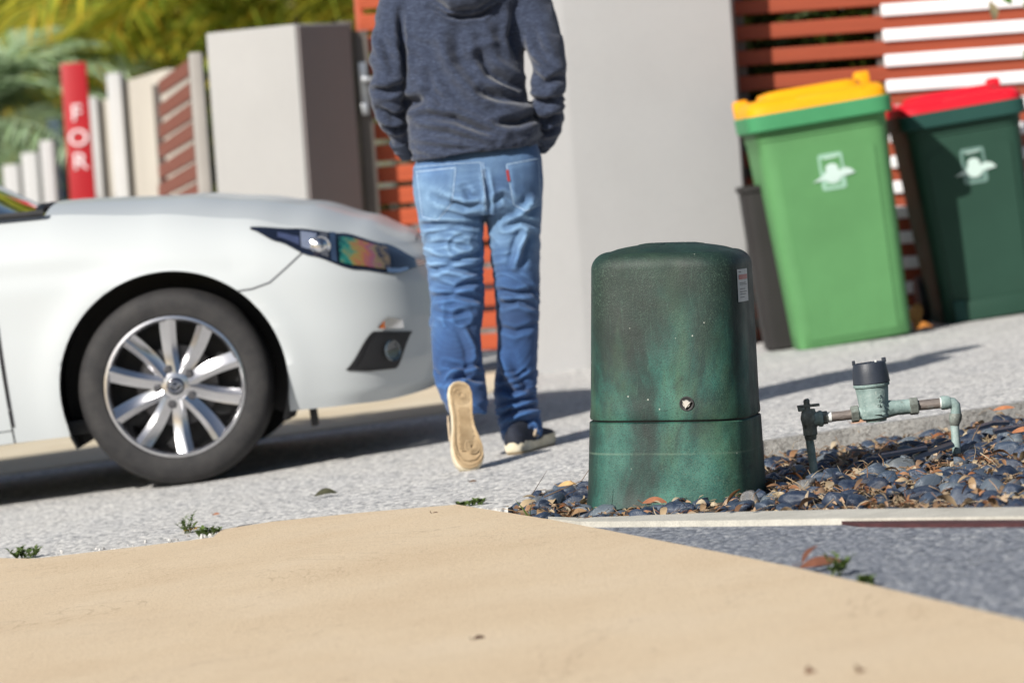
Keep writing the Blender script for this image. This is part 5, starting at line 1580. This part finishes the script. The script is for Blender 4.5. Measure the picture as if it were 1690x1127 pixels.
# leaf litter and straw: one mass
M['litter'] = leafmat('litter', [(.20, .075, .03), (.30, .19, .10), (.42, .33, .21), (.13, .06, .03), (.52, .44, .31), (.30, .12, .05), (.24, .20, .13)], .12)
LV, LF = [], []
rl = random.Random(5)
def add_raw(g, Mx):
    o = len(LV); LV.extend([Mx @ Vector(p) for p in g[0]]); LF.extend([tuple(q + o for q in f) for f in g[1]])
leafs = [leaf_geo(.035, .006, .25, 4), leaf_geo(.028, .009, .3, 4), leaf_geo(.045, .005, .15, 4), leaf_geo(.05, .010, .2, 5)]
def surf_h(x, y):
    h = bed_z(x, y)
    for a, b, c_ in placed:
        d = math.hypot(x - a, y - b)
        if d < c_ * .75: h = max(h, bed_z(a, b) + c_ * .55)
    return h
cnt = 0
while cnt < 7600:
    x = rl.uniform(x0, min(x1, 1.75)); y = rl.uniform(y0, y1)
    if not inside((x, y), bed_poly): continue
    if abs(x - cov_c.x) < hw0 + .01 and abs(y - cov_c.y) < hw0 + .01: continue
    if .5 + .6 * noise.noise(Vector((x * 3 + 9, y * 3, 1))) < rl.random() * .9: continue
    near = [c_ for a, b, c_ in placed if math.hypot(x - a, y - b) < c_ * .8]
    if near and rl.random() < .86: continue
    cnt += 1
    z = (surf_h(x, y) if near else bed_z(x, y)) + rl.uniform(.002, .014)
    Mx = Matrix.LocRotScale(Vector((x, y, z)), Euler((rl.gauss(0, .5), rl.gauss(0, .35), rl.uniform(0, 6.28))), Vector([rl.uniform(.4, 1.1)] * 3))
    if rl.random() < .38: add_raw(rl.choice(leafs), Mx)
    else:
        l = rl.uniform(.02, .075); b = rl.uniform(-.008, .008)
        add_raw(tube([(0, 0, 0), (l * .5, b, rl.uniform(0, .006)), (l, 0, 0)], rl.uniform(.0006, .0014), 4), Mx)
me = bpy.data.meshes.new('leaf_litter'); me.from_pydata([tuple(v) for v in LV], [], LF); me.materials.append(M['litter']); smooth_me(me)
lit = link('leaf_litter', me); tag(lit, 'dry brown leaf and straw litter between the dark pebbles', 'leaf litter', kind='stuff')

# single fallen leaves and twigs one can point at
def leafcol(name, c): return simple(name, c, .7, .25, 60)
def fallen(label, px, py, L, w, rot, c, curl=.15, lift=.004, dz=0.0, tilt=(.5, 0)):
    curl *= .45; lift += .004
    p = gnd(px, py, dz)
    t = thing('fallen_leaf', label, 'leaf', p + Vector((0, 0, lift)), (tilt[0], -SLOPE + tilt[1], R(rot)))
    part('blade', leaf_geo(L, w, curl, 8), leafcol('dry_leaf', c), t)
    part('stalk', tube([(0, 0, 0), (-.2 * L, .01 * L, .01)], [.0012, .0008], 5), leafcol('dry_stalk', tuple(x * .7 for x in c)), t)
fallen('small dark olive leaf lying alone on the driveway ahead of the car wheel', 520, 823, .066, .016, 5, (.05, .05, .025), .30)
fallen('tiny rust leaf on the driveway above the tan path edge', 352, 854, .02, .006, 10, (.35, .16, .09))
fallen('tiny brown leaf bit on the tan path just under the driveway tip', 713, 853, .02, .005, 0, (.10, .05, .03))
fallen('tiny brown leaf on the driveway below the raised shoe', 775, 800, .022, .006, 10, (.14, .09, .06))
fallen('rust brown leaf propped on pebbles at the foot of the green pillar', 1062, 846, .060, .014, -12, (.28, .11, .055), .22, .02, -.01, (.5, .1))
fallen('curled rust leaf beside the weed on the edge of the tan path', 1322, 946, .085, .016, 8, (.15, .055, .03), .12, .008)
fallen('upright brown leaf at the left of the same path-edge weed', 1325, 940, .05, .012, 25, (.11, .04, .022), .2, .010, 0, (0, -.6))
fallen('dark brown crumpled leaf alone in the near tan foreground', 781, 1064, .026, .010, 10, (.06, .028, .016), .15)
fallen('pale rust leaf on the driveway under the water meter', 1405, 703, .05, .010, 10, (.40, .22, .13), .1, .004)
fallen('brown leaf on the driveway slab edge right of the meter', 1640, 683, .06, .010, -5, (.40, .16, .07), .1, .006)
fallen('orange brown leaf curled on the ground between the two bins', 1506, 551, .09, .022, 10, (.45, .17, .03), .4, .01)
fallen('large dry orange leaf standing between the two bins', 1512, 548, .10, .03, 60, (.40, .18, .05), .5, .02, 0, (.2, -1.1))
fallen('brown leaf at the bottom edge left of the other near one', 1332, 1122, .03, .010, 60, (.22, .12, .07), .4)
fallen('brown leaf at the bottom edge right of the other near one', 1418, 1120, .03, .012, 80, (.20, .11, .06), .4)
fallen('brown leaf lying across the pebbles at the right edge', 1672, 742, .07, .012, 12, (.36, .15, .07), .12, .04, -.03)
fallen('straw coloured leaf on the pebbles left of the green pillar', 922, 812, .05, .012, -15, (.52, .34, .15), .15, .012)
def twig(label, pts, r, c, name='twig'):
    P = [at(x, y, Y) for x, y, Y in pts]
    t = thing(name, label, 'twig', P[0])
    part('stalk', tube(P, [r * (1 - .6 * i / (len(P) - 1)) for i in range(len(P))], 6), leafcol('twig', c), t, world=True)
twig('thin dry stalk rising from the pebble bed left of the green pillar', [(878, 816, 9.6), (888, 800, 9.62), (903, 776, 9.65)], .0012, (.10, .08, .06))
twig('thin brown twig arching against the left side of the green pillar', [(898, 820, 9.5), (930, 806, 9.52), (960, 793, 9.54), (972, 775, 9.56)], .0016, (.16, .10, .06))
twig('long thin dry twig on the driveway above the tan path', [(372, 877, gnd(372, 877).y), (395, 868, gnd(395, 868.5).y), (422, 863, gnd(422, 863.5).y)], .0022, (.07, .07, .07))
twig('blurred dry twig lying on the tan path at the bottom right', [(1560, 1112, gnd(1560, 1113).y), (1590, 1090, gnd(1590, 1092).y), (1618, 1066, gnd(1618, 1069).y)], .009, (.20, .13, .08))
twig('pale bent straw leaning over the pebbles at the right edge', [(1645, 803, 9.2), (1668, 780, 9.22), (1690, 758, 9.24)], .0018, (.45, .36, .22))
# weeds
M['weed'] = leafmat('weed', [(.08, .13, .035), (.14, .20, .05), (.11, .16, .06)], .25)
M['weed_yellow'] = leafmat('weed_yellow', [(.55, .33, .02), (.6, .38, .03)], .25)
def weed(label, px, py, h, sp, n_, seed, yellow=False, flat=.6):
    rw = random.Random(seed); p = gnd(px, py)
    t = thing('weed', label, 'weed', p)
    V, F = [], []; S = []
    for i in range(n_):
        a = rw.uniform(0, 6.28); l = h * rw.uniform(.5, 1.1)
        d = Vector((math.cos(a) * flat, math.sin(a) * flat, rw.uniform(.35, 1.0))).normalized()
        b = Vector((rw.uniform(-sp, sp), rw.uniform(-sp, sp) * .4, 0)); e = b + d * l
        S.append(tube([b, b.lerp(e, .5) + Vector((0, 0, .1 * l)), e], [.0012, .001, .0006], 5))
        for k in range(7):
            q = b.lerp(e, .25 + .75 * k / 6)
            aa = rw.uniform(0, 6.28)
            g = xf(leaf_geo(.015 * rw.uniform(.7, 1.4), .0046, .1, 3), Matrix.Translation(q) @ Matrix.Rotation(aa, 4, 'Z') @ Matrix.Rotation(R(-30), 4, 'Y'))
            o = len(V); V += g[0]; F += [tuple(x_ + o for x_ in f) for f in g[1]]
    part('stem', join(*S), M['weed'], t)
    part('foliage', (V, F), M['weed'], t, None)
    if yellow:
        part('yellow_leaf', join(*[xf(leaf_geo(.026, .007, .2, 4), Matrix.Translation((-.012 + .012 * k, -.004, .004 + .002 * k)) @ Matrix.Rotation(.4 * k, 4, 'Z')) for k in range(4)]), M['weed_yellow'], t, None)
weed('tall sprouting weed with a yellow leaf at the chipped tan path edge', 308, 880, .062, .008, 8, 1, True)
weed('low green weed mat on the chip in the tan path edge', 342, 884, .024, .030, 18, 2)
weed('small dark green weed at the far left of the tan path edge', 42, 922, .036, .030, 18, 3)
weed('tiny weed tuft at the tip between driveway and pebble bed', 783, 834, .016, .02, 10, 4)
weed('tiny weed tuft left of the pebble bed tip', 762, 836, .008, .012, 6, 5)
weed('blurred green weed with pale tip on the right tan path edge', 1378, 950, .045, .014, 9, 6)
weed('smaller blurred weed right of the pale-tipped one', 1432, 966, .022, .012, 7, 7)
gb_ = gnd(872, 853)
gt = thing('grass_blade', 'green grass blade sprouting at the left tip of the pebble bed', 'grass', gb_)
part('blade', join(tube([(0, 0, 0), (-.012, 0, .022), (-.030, 0, .046)], [.0022, .002, .0003], 4), tube([(.004, 0, 0), (.006, 0, .02), (.012, 0, .034)], [.0015, .0012, .0003], 4)), M['weed'], gt)
# black plastic strips and the crumbled path chips
M['plastic'] = simple('black_poly', (.012, .016, .026), .35, .3, 30)
def strip3(label, rows, w):
    P = [at(x, y, Y) for x, y, Y in rows]
    t = thing('plastic_strip', label, 'plastic strip', P[0])
    rings = []
    for i, p in enumerate(P):
        rings.append([p + Vector((0, -w * .5, -.001)), p + Vector((0, -w * .35, .006)), p + Vector((0, w * .35, .009)), p + Vector((0, w * .5, .002)), p + Vector((0, 0, -.004))])
    part('strip', loft(rings), M['plastic'], t, 30, world=True)
    return t
strip3('black plastic strip lying at the foot of the right riser', [(1508, 757, 9.82), (1540, 746, 9.84), (1573, 735, 9.86)], .075)
strip3('narrow black plastic strip left of the wider one by the right riser', [(1455, 754, 9.8), (1490, 748, 9.83), (1530, 741, 9.86)], .035)
strip3('black plastic strip along the slab edge at the far right', [(1640, 714, 10.25), (1690, 705, 10.3), (1740, 697, 10.3)], .05)
strip3('black plastic strip behind the right riser against the slab', [(1612, 708, 10.5), (1640, 700, 10.55), (1665, 699, 10.6)], .05)
# loose chips along the broken tan edge
rc = random.Random(8); CV = ([], [])
icc = ico(1)
for _ in range(70):
    px = rc.choice((rc.uniform(255, 366), rc.uniform(90, 260), rc.uniform(320, 366))); py = ip(px, [(60, 924), (180, 911), (300, 896), (366, 884)]) - rc.uniform(0, 9)
    p = gnd(px, py); s = rc.uniform(.002, .007) * (1.5 if px > 330 else 1)
    Mx = Matrix.LocRotScale(p + Vector((0, 0, s * .4)), Euler((rc.uniform(0, 3), rc.uniform(0, 3), rc.uniform(0, 3))), Vector((s, s * .8, s * .6)))
    o = len(CV[0]); CV[0].extend([Mx @ q for q in icc[0]]); CV[1].extend([tuple(q + o for q in f) for f in icc[1]])
me = make_mesh('stone_chips', CV[0], CV[1], leafmat('chips', [(.25, .24, .23), (.5, .49, .47), (.62, .60, .57)], 0.0), False)
tag(link('stone_chips', me), 'loose pale stone chips along the broken edge of the tan path', 'stone chips', kind='stuff')
